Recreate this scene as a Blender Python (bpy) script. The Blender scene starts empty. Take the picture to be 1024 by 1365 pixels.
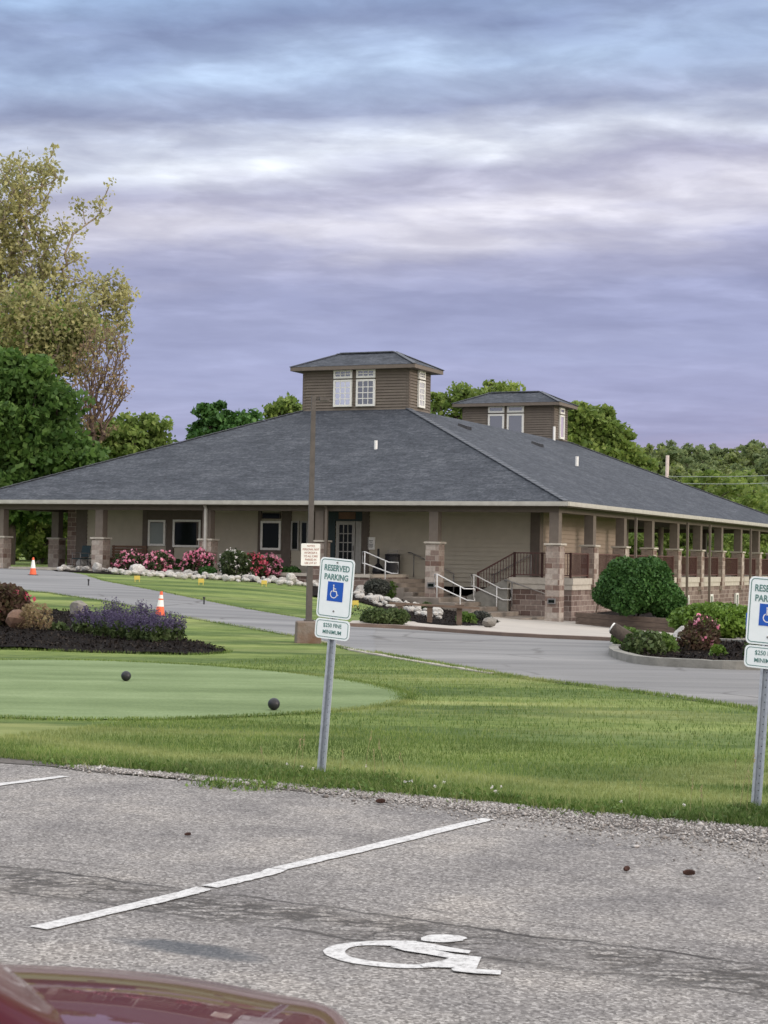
import bpy, bmesh, math, random
import numpy as np
from mathutils import Vector, Matrix
from mathutils.geometry import delaunay_2d_cdt
R = math.radians
random.seed(7); RNG = np.random.default_rng(7)
SC = bpy.context.scene
COL = SC.collection

# ------------------------------------------------------------------ camera
FPX = 2384.0; ROLL = R(1.0); PITCH = math.atan(61.1 / FPX); EYE = Vector((0, 0, 1.68))
FW = Vector((0, math.cos(PITCH), math.sin(PITCH))); R0 = Vector((1, 0, 0)); U0 = R0.cross(FW)
RT = R0 * math.cos(ROLL) + U0 * math.sin(ROLL); UP = U0 * math.cos(ROLL) - R0 * math.sin(ROLL)
cam = bpy.data.cameras.new('camera'); camo = bpy.data.objects.new('camera', cam); COL.objects.link(camo)
cam.sensor_fit = 'VERTICAL'; cam.sensor_height = 36; cam.lens = 36 * FPX / 1365.0
cam.clip_end = 3000; cam.clip_start = 0.05
camo.matrix_world = Matrix((( RT.x, UP.x, -FW.x, 0), (RT.y, UP.y, -FW.y, 0), (RT.z, UP.z, -FW.z, EYE.z), (0, 0, 0, 1)))
cam.dof.use_dof = True; cam.dof.focus_distance = 20; cam.dof.aperture_fstop = 13
SC.camera = camo
SC.view_settings.view_transform = 'Standard'; SC.view_settings.look = 'None'
SC.view_settings.gamma = 1.0; SC.view_settings.exposure = 0.18
try: SC.cycles.use_denoising = True
except Exception: pass
SC.cycles.max_bounces = 6; SC.cycles.transparent_max_bounces = 8

def ray(px, py): return FW + RT * ((px - 512) / FPX) - UP * ((py - 682.5) / FPX)
def at(px, py, Y):
    d = ray(px, py); return EYE + d * (Y / d.y)
def smooth(s):
    s = max(0.0, min(1.0, s)); return s * s * (3 - 2 * s)
GX = [(-80, 1.0), (-30, 1.0), (-14, .95), (-7, .84), (-4, .74), (-1, .40), (1, -.06), (3.2, -.42), (8, -.62), (14, -1.0), (25, -1.2), (90, -1.2)]
_gx = np.arange(-90, 100, .1); _gv = np.interp(_gx, [a for a, b in GX], [b for a, b in GX]); _k = np.exp(-.5 * (np.arange(-60, 61) * .1 / 1.6) ** 2); _k /= _k.sum()
_gv = np.convolve(np.pad(_gv, 60, 'edge'), _k, 'valid').tolist()
def gz(x, y):
    """terrain height"""
    q = (min(max(x, -89.9), 99.5) + 90) * 10; i = int(q); g = _gv[i] + (_gv[i + 1] - _gv[i]) * (q - i)
    z = g * smooth((y - 31) / 35.0)
    if y > 130: z += 30 * smooth((y - 130) / 330.0) * smooth((x - 5) / 40)
    return z
def ground(px, py):
    """where the line of sight meets the terrain"""
    d = ray(px, py); d = d / d.y; y = 4.0
    while y < 400:
        p = EYE + d * y
        if p.z <= gz(p.x, p.y): break
        y += .25
    lo, hi = y - .25, y
    for _ in range(20):
        m = (lo + hi) / 2; p = EYE + d * m
        if p.z <= gz(p.x, p.y): hi = m
        else: lo = m
    p = EYE + d * hi; p.z = gz(p.x, p.y); return p
TH = R(24.3); D1 = Vector((-math.cos(TH), math.sin(TH), 0)); D2 = Vector((math.sin(TH), math.cos(TH), 0))
C0 = Vector((6.244, 65.0, 0))
def BW(u, v, z=0): return C0 + D1 * u + D2 * v + Vector((0, 0, z))
def pxof(P):
    d = Vector(P) - EYE; z = d.dot(FW); return 512 + FPX * d.dot(RT) / z, 682.5 - FPX * d.dot(UP) / z
def u_at(px, v, z=1.0):
    lo, hi = -10, 45
    for _ in range(40):
        m = (lo + hi) / 2
        if pxof(BW(m, v, z))[0] > px: lo = m
        else: hi = m
    return lo
# lot axes
AX = Vector((.871, -.491, 0)); NX = Vector((.491, .871, 0))

# ------------------------------------------------------------------ materials
MATS = {}
def newmat(name):
    m = bpy.data.materials.new(name); m.use_nodes = True; nt = m.node_tree; nt.nodes.clear()
    out = nt.nodes.new('ShaderNodeOutputMaterial'); b = nt.nodes.new('ShaderNodeBsdfPrincipled')
    nt.links.new(b.outputs[0], out.inputs[0]); MATS[name] = m
    return m, nt, b, out
def nd(nt, t, **kw):
    n = nt.nodes.new(t)
    for k, v in kw.items():
        if k in ('operation', 'blend_type', 'data_type', 'feature', 'noise_dimensions', 'distance', 'sky_type', 'interpolation', 'wave_type'): setattr(n, k, v)
        else: n.inputs[k].default_value = v
    return n
def ramp(nt, stops, fac=None, interp='LINEAR'):
    r = nt.nodes.new('ShaderNodeValToRGB'); r.color_ramp.interpolation = interp
    e = r.color_ramp.elements
    while len(e) < len(stops): e.new(.5)
    for i, (p, c) in enumerate(stops):
        e[i].position = p; e[i].color = (*c, 1) if len(c) == 3 else c
    if fac is not None: nt.links.new(fac, r.inputs[0])
    return r
def mix(nt, a, b, fac, mode='MIX'):
    m = nt.nodes.new('ShaderNodeMix'); m.data_type = 'RGBA'; m.blend_type = mode
    for s, v in ((0, fac), (6, a), (7, b)):
        if hasattr(v, 'is_linked') or hasattr(v, 'links'): nt.links.new(v, m.inputs[s])
        else: m.inputs[s].default_value = v if s == 0 else (*v, 1)
    return m.outputs[2]
def math_(nt, op, a, b=None, c=None, clamp=False):
    m = nt.nodes.new('ShaderNodeMath'); m.operation = op; m.use_clamp = clamp
    for i, v in enumerate((a, b, c)):
        if v is None: continue
        if hasattr(v, 'links'): nt.links.new(v, m.inputs[i])
        else: m.inputs[i].default_value = v
    return m.outputs[0]
def coords(nt, kind='Object', scale=(1, 1, 1), rot=(0, 0, 0)):
    if kind == 'World':
        g = nt.nodes.new('ShaderNodeNewGeometry'); o = g.outputs['Position']
    else:
        tc = nt.nodes.new('ShaderNodeTexCoord'); o = tc.outputs[kind]
    mp = nt.nodes.new('ShaderNodeMapping'); mp.inputs['Scale'].default_value = scale; mp.inputs['Rotation'].default_value = rot
    nt.links.new(o, mp.inputs[0]); return mp.outputs[0]
def noise(nt, vec, scale, detail=4, rough=.55, dist=0):
    n = nd(nt, 'ShaderNodeTexNoise', Scale=scale, Detail=detail, Roughness=rough, Distortion=dist)
    nt.links.new(vec, n.inputs['Vector']); return n.outputs[0]
def bump(nt, b, h, strength=.4, dist=.02):
    n = nt.nodes.new('ShaderNodeBump'); n.inputs['Strength'].default_value = strength; n.inputs['Distance'].default_value = dist
    nt.links.new(h, n.inputs['Height']); nt.links.new(n.outputs[0], b.inputs['Normal'])
def basic(name, c1, c2=None, scale=6, rough=.7, bmp=.15, metal=0, bdist=.01, spec=.4, kind='Object', stretch=(1, 1, 1), coat=0):
    m, nt, b, o = newmat(name)
    if c2 is None: c2 = tuple(x * .78 for x in c1)
    v = coords(nt, kind, stretch); n = noise(nt, v, scale)
    r = ramp(nt, [(.3, c1), (.7, c2)], n); nt.links.new(r.outputs[0], b.inputs['Base Color'])
    b.inputs['Roughness'].default_value = rough; b.inputs['Metallic'].default_value = metal
    b.inputs['Specular IOR Level'].default_value = spec; b.inputs['Coat Weight'].default_value = coat
    if bmp: bump(nt, b, noise(nt, v, scale * 5), bmp, bdist)
    return m
def straw_fwd(): pass
def leafmat(name, cols, trans=.35, patch=.4):
    """per-leaf variation plus broad patches"""
    m, nt, b, out = newmat(name)
    g = nt.nodes.new('ShaderNodeNewGeometry')
    r = ramp(nt, [(i / (len(cols) - 1), c) for i, c in enumerate(cols)], g.outputs['Random Per Island'])
    v = coords(nt, 'Object'); n = noise(nt, v, .55, 3)
    r2 = ramp(nt, [(.35, (.62, .66, .62)), (.68, (1.25, 1.2, 1.1))], n)
    c = mix(nt, r.outputs[0], r2.outputs[0], patch * 2, 'MULTIPLY')
    if name == 'blade': c = straw_patches(nt, c, .7)
    nt.links.new(c, b.inputs['Base Color']); b.inputs['Roughness'].default_value = .6
    b.inputs['Specular IOR Level'].default_value = .02 if name == 'chip' else .25
    t = nt.nodes.new('ShaderNodeBsdfTranslucent'); nt.links.new(c, t.inputs[0])
    ms = nt.nodes.new('ShaderNodeMixShader'); ms.inputs[0].default_value = trans
    nt.links.new(b.outputs[0], ms.inputs[1]); nt.links.new(t.outputs[0], ms.inputs[2]); nt.links.new(ms.outputs[0], out.inputs[0])
    return m

def straw_patches(nt, c, k):
    dn = noise(nt, coords(nt, 'World', (.35, 1.4, 1), (0, 0, R(8))), .35, 5, .65, .4)
    dr = ramp(nt, [(.53, (0, 0, 0)), (.64, (1, 1, 1))], dn)
    g = nt.nodes.new('ShaderNodeNewGeometry'); dp = nt.nodes.new('ShaderNodeVectorMath'); dp.operation = 'DOT_PRODUCT'; nt.links.new(g.outputs['Position'], dp.inputs[0]); dp.inputs[1].default_value = (.491, .871, 0)
    wv = math_(nt, 'MULTIPLY', math_(nt, 'SUBTRACT', noise(nt, coords(nt, 'World'), .8, 3), .5), 1.3)
    bd = math_(nt, 'SUBTRACT', 1.0, math_(nt, 'MULTIPLY', math_(nt, 'ABSOLUTE', math_(nt, 'SUBTRACT', math_(nt, 'ADD', dp.outputs['Value'], wv), 12.35)), 2.0), clamp=True)
    f = math_(nt, 'MAXIMUM', dr.outputs[0], math_(nt, 'MULTIPLY', bd, .9))
    return mix(nt, c, (.36, .38, .15), math_(nt, 'MULTIPLY', f, k))
def m_brick(name, c1, c2, mortar, bw, bh, ms=.012, bias=0.0, rough=.85, bstr=.5):
    m, nt, b, o = newmat(name); v = coords(nt, 'UV')
    n = nt.nodes.new('ShaderNodeTexBrick'); nt.links.new(v, n.inputs['Vector'])
    n.inputs['Color1'].default_value = (*c1, 1); n.inputs['Color2'].default_value = (*c2, 1); n.inputs['Mortar'].default_value = (*mortar, 1)
    n.inputs['Scale'].default_value = 1; n.inputs['Brick Width'].default_value = bw; n.inputs['Row Height'].default_value = bh
    n.inputs['Mortar Size'].default_value = ms; n.inputs['Mortar Smooth'].default_value = .3; n.inputs['Bias'].default_value = bias
    nn = noise(nt, v, 9, 4); r = ramp(nt, [(.3, (.78, .78, .78)), (.7, (1.15, 1.12, 1.1))], nn)
    nt.links.new(mix(nt, n.outputs[0], r.outputs[0], 1.0, 'MULTIPLY'), b.inputs['Base Color'])
    b.inputs['Roughness'].default_value = rough
    h = math_(nt, 'SUBTRACT', math_(nt, 'MULTIPLY', noise(nt, v, 40), .3), n.outputs['Fac'])
    bump(nt, b, h, bstr, .012); return m

m_brick('block', (.15, .088, .068), (.44, .39, .34), (.36, .31, .26), .40, .2, .013)
m_brick('block_wall', (.13, .085, .07), (.29, .235, .20), (.36, .31, .27), .42, .2, .013, -.25)
def m_roof():
    m, nt, b, o = newmat('shingles'); v = coords(nt, 'UV')
    n = nt.nodes.new('ShaderNodeTexBrick'); nt.links.new(v, n.inputs['Vector'])
    n.inputs['Color1'].default_value = (.036, .042, .053, 1); n.inputs['Color2'].default_value = (.066, .073, .088, 1); n.inputs['Mortar'].default_value = (.03, .033, .04, 1)
    n.inputs['Scale'].default_value = 1; n.inputs['Brick Width'].default_value = .34; n.inputs['Row Height'].default_value = .145
    n.inputs['Mortar Size'].default_value = .008; n.offset_frequency = 2; n.squash = 1.25; n.squash_frequency = 3
    va = coords(nt, 'UV', (1, 1.5, 1)); big = noise(nt, va, .55, 5, .6); mid = noise(nt, coords(nt, 'UV', (1, 1.5, 1)), 2.4, 4, .7)
    r = ramp(nt, [(.3, (.66, .68, .72)), (.5, (.90, .91, .93)), (.72, (1.22, 1.2, 1.18))], big)
    r2 = ramp(nt, [(.3, (.66, .68, .71)), (.7, (1.42, 1.40, 1.35))], mid); r3 = ramp(nt, [(.36, (.68, .69, .72)), (.5, (1, 1, 1)), (.66, (1.55, 1.53, 1.48))], noise(nt, coords(nt, 'UV', (1, 1.4, 1)), 7.5, 3, .6))
    c = mix(nt, n.outputs[0], r.outputs[0], 1.0, 'MULTIPLY'); c = mix(nt, c, r2.outputs[0], .8, 'MULTIPLY'); c = mix(nt, c, r3.outputs[0], .9, 'MULTIPLY')
    # pale worn streaks running along some courses
    st = noise(nt, coords(nt, 'UV', (.09, .8, 1)), 1.6, 4, .55, .4)
    stm = ramp(nt, [(.64, (0, 0, 0)), (.72, (1, 1, 1))], st)
    spk = ramp(nt, [(.45, (0, 0, 0)), (.6, (1, 1, 1))], noise(nt, coords(nt, 'UV', (1, 3, 1)), 2.5, 3))
    f = math_(nt, 'MULTIPLY', stm.outputs[0], spk.outputs[0]); f = math_(nt, 'MULTIPLY', f, .4)
    c = mix(nt, c, (.19, .21, .24), f)
    nt.links.new(c, b.inputs['Base Color']); b.inputs['Roughness'].default_value = .85; b.inputs['Specular IOR Level'].default_value = .3
    h = math_(nt, 'ADD', math_(nt, 'MULTIPLY', n.outputs['Fac'], -1.0), math_(nt, 'MULTIPLY', noise(nt, v, 30), .5))
    bump(nt, b, h, .6, .015)
m_roof()
basic('siding_beige', (.47, .43, .345), (.42, .38, .305), 2.5, .75, .1)
basic('siding_tan', (.37, .30, .235), (.34, .27, .21), 2.5, .75, .1)  # beige siding of the side wall, its pinkish warm light put into the colour
basic('siding_brown', (.165, .138, .112), (.14, .116, .096), 2.5, .75, .1)
basic('siding_brown_side', (.115, .088, .068), (.095, .073, .058), 2.5, .75, .1)
basic('trim_brown', (.125, .10, .08), (.10, .08, .065), 5, .65, .12)
basic('post_brown', (.165, .135, .11), (.135, .11, .09), 5, .65, .12)
basic('gutter', (.50, .48, .43), (.40, .38, .34), 3, .45, .05)
basic('cream', (.52, .48, .41), (.42, .38, .32), 5, .8, .2)
basic('white_frame', (.78, .77, .73), (.68, .67, .62), 8, .5, .05)
basic('door_white', (.40, .39, .36), (.34, .33, .30), 8, .5, .05)
basic('white_metal', (.80, .80, .79), (.66, .65, .62), 20, .4, .1)
basic('galv', (.50, .54, .58), (.36, .39, .43), 30, .45, .15, .3)
basic('brown_metal', (.115, .055, .045), (.085, .04, .034), 10, .55, .1)
basic('pole_brown', (.105, .09, .08), (.075, .065, .058), 9, .6, .2)
basic('grey_metal', (.25, .24, .23), (.17, .165, .16), 9, .5, .15, .3)
basic('black_plastic', (.012, .012, .015), (.022, .022, .026), 9, .45, .1)
basic('rubber', (.02, .02, .02), (.03, .03, .03), 9, .8, .1)
basic('chrome', (.7, .7, .72), None, 9, .2, 0, 1)
basic('concrete', (.42, .385, .34), (.34, .31, .275), 1.6, .9, .3, kind='World')
basic('step_stone', (.26, .225, .19), (.17, .145, .12), 2.2, .9, .35)
basic('kerb_brown', (.17, .125, .10), (.12, .09, .075), 3, .9, .4)
basic('kerb_stone', (.27, .26, .23), (.17, .165, .145), 3, .9, .5, bdist=.03)
basic('timber', (.155, .11, .08), (.085, .06, .046), 3, .85, .5, stretch=(1, 1, 7))
basic('wood_bench', (.20, .12, .075), (.12, .07, .05), 4, .8, .4)
basic('rock_white', (.62, .60, .56), (.30, .285, .26), 7, .85, .6, bdist=.03)
basic('rock_red', (.22, .13, .085), (.14, .085, .06), 4, .85, .6, bdist=.03)
basic('rock_grey', (.26, .24, .21), (.16, .15, .13), 4, .85, .6, bdist=.03)
basic('bark', (.11, .085, .065), (.06, .046, .036), 6, .9, .8, bdist=.04, stretch=(3, 3, .5))
basic('bark_pale', (.36, .29, .22), (.18, .14, .105), 2.5, .85, .5, bdist=.03)
basic('bark_red', (.17, .115, .09), (.11, .075, .06), 3, .9, .5, bdist=.03)
basic('orange', (.86, .145, .055), (.75, .12, .05), 9, .55, .05)
basic('reflective_white', (.86, .85, .80), (.75, .74, .70), 9, .5, .05)
basic('yellow', (.62, .50, .10), (.55, .40, .08), 25, .55, .05)
basic('sign_white', (.88, .93, .92), (.82, .88, .87), 14, .4, .03)
basic('sign_green', (.09, .21, .19), (.12, .25, .23), 14, .5, 0)
basic('sign_blue', (.012, .09, .44), (.015, .10, .47), 14, .45, 0)
basic('sign_red', (.30, .10, .07), (.38, .16, .12), 14, .5, 0)
basic('teal', (.022, .045, .048), (.015, .03, .032), 14, .5, 0)
basic('cone_brown', (.075, .03, .02), (.035, .017, .012), 40, .8, .6)
basic('wood_pole', (.55, .47, .42), (.42, .35, .31), 6, .8, .2)
basic('wire', (.30, .34, .30), None, 6, .6, 0)
basic('rust_concrete', (.21, .18, .155), (.15, .085, .05), 2.6, .9, .6, bdist=.03)
basic('ridge', (.115, .125, .145), (.07, .077, .09), 9, .85, .4, bdist=.02)
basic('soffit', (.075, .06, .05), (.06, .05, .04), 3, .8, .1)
def m_glass(name, base, rough=.06, metal=0.0, spec=.8):
    m, nt, b, o = newmat(name); b.inputs['Base Color'].default_value = (*base, 1); b.inputs['Roughness'].default_value = rough
    b.inputs['Metallic'].default_value = metal; b.inputs['Specular IOR Level'].default_value = spec
    bump(nt, b, noise(nt, coords(nt), 1.3, 2), .05, .02)
m_glass('glass_dark', (.010, .014, .013), .10, 0, .10); m_glass('glass_sky', (.78, .80, .80), .08, 1.0); m_glass('glass_half', (.22, .23, .24), .1, .8)
m_glass('glass_blind', (.16, .18, .16), .25); m_glass('headlight_glass', (.5, .5, .5), .05, .6)
m, nt, b, o = newmat('car_paint'); b.inputs['Base Color'].default_value = (.085, .002, .005, 1); b.inputs['Metallic'].default_value = .0
b.inputs['Roughness'].default_value = .35; b.inputs['Specular IOR Level'].default_value = .15; b.inputs['Coat Weight'].default_value = .6; b.inputs['Coat Roughness'].default_value = .015
bump(nt, b, noise(nt, coords(nt), 2.2, 2), .04, .02)

def m_lawn(name, dark, mid, lite, fine=55):
    m, nt, b, o = newmat(name); v = coords(nt, 'World')
    vs = coords(nt, 'World', (.28, 1, 1), (0, 0, R(12)))
    a = noise(nt, vs, .55, 5, .6, .6); fn = noise(nt, v, fine, 3, .7); md = noise(nt, coords(nt, 'World', (.5, 1, 1)), 4.5, 4, .6)
    s = math_(nt, 'ADD', math_(nt, 'MULTIPLY', a, .50), math_(nt, 'ADD', math_(nt, 'MULTIPLY', fn, .34), math_(nt, 'MULTIPLY', md, .30)))
    r = ramp(nt, [(.44, dark), (.55, mid), (.67, lite)], s)
    # mower passes
    w = nd(nt, 'ShaderNodeTexWave', Scale=.11, Distortion=2.2, Detail=2.0); nt.links.new(coords(nt, 'World', (.2, 1, 1), (0, 0, R(-3))), w.inputs[0])
    w.bands_direction = 'Y'; w.inputs['Detail Scale'].default_value = .6
    wr = ramp(nt, [(.25, (.78, .83, .81)), (.75, (1.16, 1.13, 1.07))], w.outputs[0])
    c = mix(nt, r.outputs[0], wr.outputs[0], 1.0, 'MULTIPLY')
    # dry straw patches, streaky
    c = straw_patches(nt, c, .6)
    nt.links.new(c, b.inputs['Base Color']); b.inputs['Roughness'].default_value = .9; b.inputs['Specular IOR Level'].default_value = .15
    bump(nt, b, math_(nt, 'ADD', fn, md), .9, .03)
    return m
m_lawn('lawn', (.054, .092, .022), (.120, .172, .048), (.22, .275, .092))
m_lawn('far_grass', (.05, .11, .025), (.08, .16, .04), (.12, .20, .06))
m, nt, b, o = newmat('green')
v = coords(nt, 'World'); s_ = noise(nt, coords(nt, 'World', (.10, .8, 1), (0, 0, R(2))), 1.1, 5, .6)
c = ramp(nt, [(.32, (.135, .185, .088)), (.5, (.168, .225, .112)), (.68, (.215, .275, .148))], s_); c2 = ramp(nt, [(.3, (.82, .85, .82)), (.7, (1.16, 1.13, 1.1))], noise(nt, v, 26, 4, .7)); c3 = ramp(nt, [(.35, (.9, .9, .86)), (.65, (1.08, 1.06, 1.05))], noise(nt, coords(nt, 'World', (.5, 1, 1)), 2.4, 4, .6))
nt.links.new(mix(nt, mix(nt, c.outputs[0], c2.outputs[0], 1.0, 'MULTIPLY'), c3.outputs[0], 1.0, 'MULTIPLY'), b.inputs['Base Color']); b.inputs['Roughness'].default_value = .9; b.inputs['Specular IOR Level'].default_value = .1
bump(nt, b, noise(nt, v, 60, 3), .4, .012)

def m_asphalt():
    m, nt, b, o = newmat('lot_asphalt')
    rot = (0, 0, math.atan2(-AX.y, AX.x))     # x along the aisle, y across it
    v = coords(nt, 'World', (1, 1, 1), rot)
    vo = nd(nt, 'ShaderNodeTexVoronoi', Scale=78.0); nt.links.new(v, vo.inputs['Vector'])
    sep = nt.nodes.new('ShaderNodeSeparateColor'); nt.links.new(vo.outputs['Color'], sep.inputs[0])
    st = ramp(nt, [(.0, (.10, .091, .085)), (.30, (.175, .162, .153)), (.7, (.243, .227, .214)), (1, (.39, .37, .35))], sep.outputs[0])
    n2 = noise(nt, v, 1.1, 5, .62); r2 = ramp(nt, [(.32, (.70, .70, .72)), (.52, (1, 1, 1)), (.68, (1.24, 1.22, 1.18))], n2)
    c = mix(nt, st.outputs[0], r2.outputs[0], 1.0, 'MULTIPLY')
    fn = ramp(nt, [(.25, (.75, .75, .75)), (.75, (1.25, 1.25, 1.25))], noise(nt, v, 150, 2)); c = mix(nt, c, fn.outputs[0], 1, 'MULTIPLY')
    sx = nt.nodes.new('ShaderNodeSeparateXYZ'); nt.links.new(v, sx.inputs[0]); x, y = sx.outputs[0], sx.outputs[1]
    wob = math_(nt, 'MULTIPLY', math_(nt, 'SUBTRACT', noise(nt, coords(nt, 'World', (1, .5, 1), rot), 1.6, 9, .68), .5), .34)
    yy = math_(nt, 'ADD', y, wob)
    # crazed strip where the old surface broke up along the seam
    def band(c0, w, soft):
        d = math_(nt, 'ABSOLUTE', math_(nt, 'SUBTRACT', yy, c0))
        return math_(nt, 'SUBTRACT', 1.0, math_(nt, 'DIVIDE', math_(nt, 'SUBTRACT', d, w), soft, clamp=True), clamp=True)
    vd = nd(nt, 'ShaderNodeTexVoronoi', Scale=9.0, feature='DISTANCE_TO_EDGE')
    vm = nt.nodes.new('ShaderNodeVectorMath'); vm.operation = 'MULTIPLY_ADD'; nz = nd(nt, 'ShaderNodeTexNoise', Scale=7.0, Detail=5.0, Roughness=.7); nt.links.new(v, nz.inputs['Vector']); nt.links.new(nz.outputs['Color'], vm.inputs[0]); vm.inputs[1].default_value = (.22, .22, 0); nt.links.new(coords(nt, 'World', (.5, 1.3, 1), rot), vm.inputs[2]); nt.links.new(vm.outputs[0], vd.inputs['Vector'])
    cr = ramp(nt, [(.0, (1, 1, 1)), (.09, (.6, .6, .6)), (.18, (0, 0, 0))], vd.outputs[0])
    strip = band(7.06, .12, .30)
    f = math_(nt, 'MULTIPLY', math_(nt, 'MULTIPLY', cr.outputs[0], strip), ramp(nt, [(.38, (0, 0, 0)), (.5, (1, 1, 1))], noise(nt, v, 2.2, 3)).outputs[0])
    c = mix(nt, c, (.05, .045, .042), math_(nt, 'MULTIPLY', f, .95))
    c = mix(nt, c, (.62, .60, .58), math_(nt, 'MULTIPLY', strip, .0))
    for c0, w, st_ in ((7.34, .010, 1.0), (6.82, .008, .85), (7.60, .004, .5), (7.12, .004, .6), (9.3, .003, .35)):
        brk = ramp(nt, [(.40, (0, 0, 0)), (.55, (1, 1, 1))], noise(nt, v, .9 + c0 * .1, 3)).outputs[0]
        lf = math_(nt, 'MULTIPLY', band(c0, w, .014), math_(nt, 'ADD', math_(nt, 'MULTIPLY', brk, .7), .3))
        c = mix(nt, c, (.045, .04, .038), math_(nt, 'MULTIPLY', lf, st_))
    # dirty seam shading (old dirt) and an oil stain
    dirt = math_(nt, 'MULTIPLY', strip, ramp(nt, [(.38, (0, 0, 0)), (.7, (1, 1, 1))], noise(nt, coords(nt, 'World', (.4, 1.2, 1), rot), 1.6, 4)).outputs[0])
    c = mix(nt, c, (.09, .08, .072), math_(nt, 'MULTIPLY', dirt, .30))
    P = ground(258, 1268); sx0 = P.dot(AX); ny0 = P.dot(NX)
    dx = math_(nt, 'DIVIDE', math_(nt, 'SUBTRACT', x, sx0), .42); dy = math_(nt, 'DIVIDE', math_(nt, 'SUBTRACT', y, ny0), .13)
    rr = math_(nt, 'SQRT', math_(nt, 'ADD', math_(nt, 'MULTIPLY', dx, dx), math_(nt, 'MULTIPLY', dy, dy)))
    rr = math_(nt, 'ADD', rr, math_(nt, 'MULTIPLY', math_(nt, 'SUBTRACT', noise(nt, v, 5, 4), .5), .9))
    oil = math_(nt, 'SUBTRACT', 1.0, math_(nt, 'DIVIDE', math_(nt, 'SUBTRACT', rr, .55), .55, clamp=True), clamp=True)
    c = mix(nt, c, (.05, .058, .07), math_(nt, 'MULTIPLY', oil, .75))
    # gravelly crumbling rim near the lawn
    nt.links.new(c, b.inputs['Base Color']); b.inputs['Roughness'].default_value = .88; b.inputs['Specular IOR Level'].default_value = .3
    h = math_(nt, 'SUBTRACT', math_(nt, 'MULTIPLY', sep.outputs[1], .6), math_(nt, 'MULTIPLY', f, 2.0))
    bump(nt, b, h, .55, .01)
m_asphalt()
def m_road(name, c1, c2, c3):
    m, nt, b, o = newmat(name); v = coords(nt, 'World')
    a = noise(nt, coords(nt, 'World', (.3, 1, 1), (0, 0, R(-18))), .5, 5, .6, .5); fn = noise(nt, v, 45, 3, .7)
    s = math_(nt, 'ADD', math_(nt, 'MULTIPLY', a, .65), math_(nt, 'MULTIPLY', fn, .35))
    r = ramp(nt, [(.35, c1), (.5, c2), (.65, c3)], s); nt.links.new(r.outputs[0], b.inputs['Base Color']); b.inputs['Roughness'].default_value = .88
    vd = nd(nt, 'ShaderNodeTexVoronoi', Scale=.42, feature='DISTANCE_TO_EDGE'); vv_ = nt.nodes.new('ShaderNodeMixRGB'); vv_.inputs[0].default_value = .22
    nt.links.new(v, vv_.inputs[1]); ns = nd(nt, 'ShaderNodeTexNoise', Scale=1.5, Detail=4.0); nt.links.new(v, ns.inputs['Vector']); nt.links.new(ns.outputs['Color'], vv_.inputs[2]); nt.links.new(vv_.outputs[0], vd.inputs['Vector'])
    ck = ramp(nt, [(0, (1, 1, 1)), (.010, (.6, .6, .6)), (.022, (0, 0, 0))], vd.outputs[0]); gate = ramp(nt, [(.48, (0, 0, 0)), (.58, (1, 1, 1))], noise(nt, v, .25, 3))
    cc = mix(nt, r.outputs[0], (.06, .055, .05), math_(nt, 'MULTIPLY', math_(nt, 'MULTIPLY', ck.outputs[0], gate.outputs[0]), .7))
    tk = noise(nt, coords(nt, 'World', (.06, 1.2, 1), (0, 0, R(14))), 1.0, 4, .6); tr = ramp(nt, [(.36, (.80, .80, .81)), (.5, (1, 1, 1)), (.66, (1.14, 1.13, 1.12))], tk)
    nt.links.new(mix(nt, cc, tr.outputs[0], 1.0, 'MULTIPLY'), b.inputs['Base Color'])
    bump(nt, b, fn, .3, .01)
m_road('road_asphalt', (.135, .133, .13), (.178, .175, .172), (.235, .231, .226))
m_road('path_asphalt', (.145, .145, .147), (.18, .18, .182), (.22, .22, .221))
m, nt, b, o = newmat('mulch'); v = coords(nt, 'World')
vo = nd(nt, 'ShaderNodeTexVoronoi', Scale=22.0); nt.links.new(coords(nt, 'World', (1, 1, 1)), vo.inputs['Vector'])
r = ramp(nt, [(0, (.006, .005, .005)), (.6, (.022, .018, .016)), (1, (.05, .04, .033))], noise(nt, vo.outputs['Color'], 3, 2)); nt.links.new(r.outputs[0], b.inputs['Base Color'])
b.inputs['Roughness'].default_value = .95; b.inputs['Specular IOR Level'].default_value = .05; bump(nt, b, noise(nt, v, 30, 4, .8), 1.0, .06)
m, nt, b, o = newmat('line_paint'); v = coords(nt, 'World')
r = ramp(nt, [(.36, (.22, .21, .20)), (.46, (.48, .47, .46)), (.64, (.64, .635, .62))], noise(nt, v, 34, 6, .8)); nt.links.new(r.outputs[0], b.inputs['Base Color'])
b.inputs['Roughness'].default_value = .7; bump(nt, b, noise(nt, v, 90, 2), .3, .004)
basic('gravel_bed', (.225, .205, .188), (.12, .106, .095), 34, .9, .9, bdist=.03, kind='World')
leafmat('gravel', [(.12, .105, .095), (.20, .18, .165), (.27, .25, .23), (.34, .315, .295), (.52, .50, .48)], 0, 0)
leafmat('leaf_maple', [(0.055, 0.115, 0.028), (0.085, 0.165, 0.038), (0.14, 0.235, 0.06)], .42)
leafmat('leaf_mid', [(0.12, 0.185, 0.045), (0.18, 0.265, 0.065), (0.27, 0.34, 0.1)], .42)
leafmat('leaf_light', [(0.145, 0.215, 0.045), (0.21, 0.29, 0.065), (0.29, 0.36, 0.1)], .42)
leafmat('leaf_hill', [(0.16, 0.2, 0.085), (0.22, 0.27, 0.11), (0.29, 0.33, 0.14)], .42)
leafmat('leaf_hill_dark', [(0.15, 0.205, 0.095), (0.21, 0.275, 0.125), (0.28, 0.33, 0.155)], .42)
leafmat('leaf_syca', [(0.3, 0.29, 0.14), (0.42, 0.4, 0.19), (0.54, 0.51, 0.25)], .42)
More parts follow.
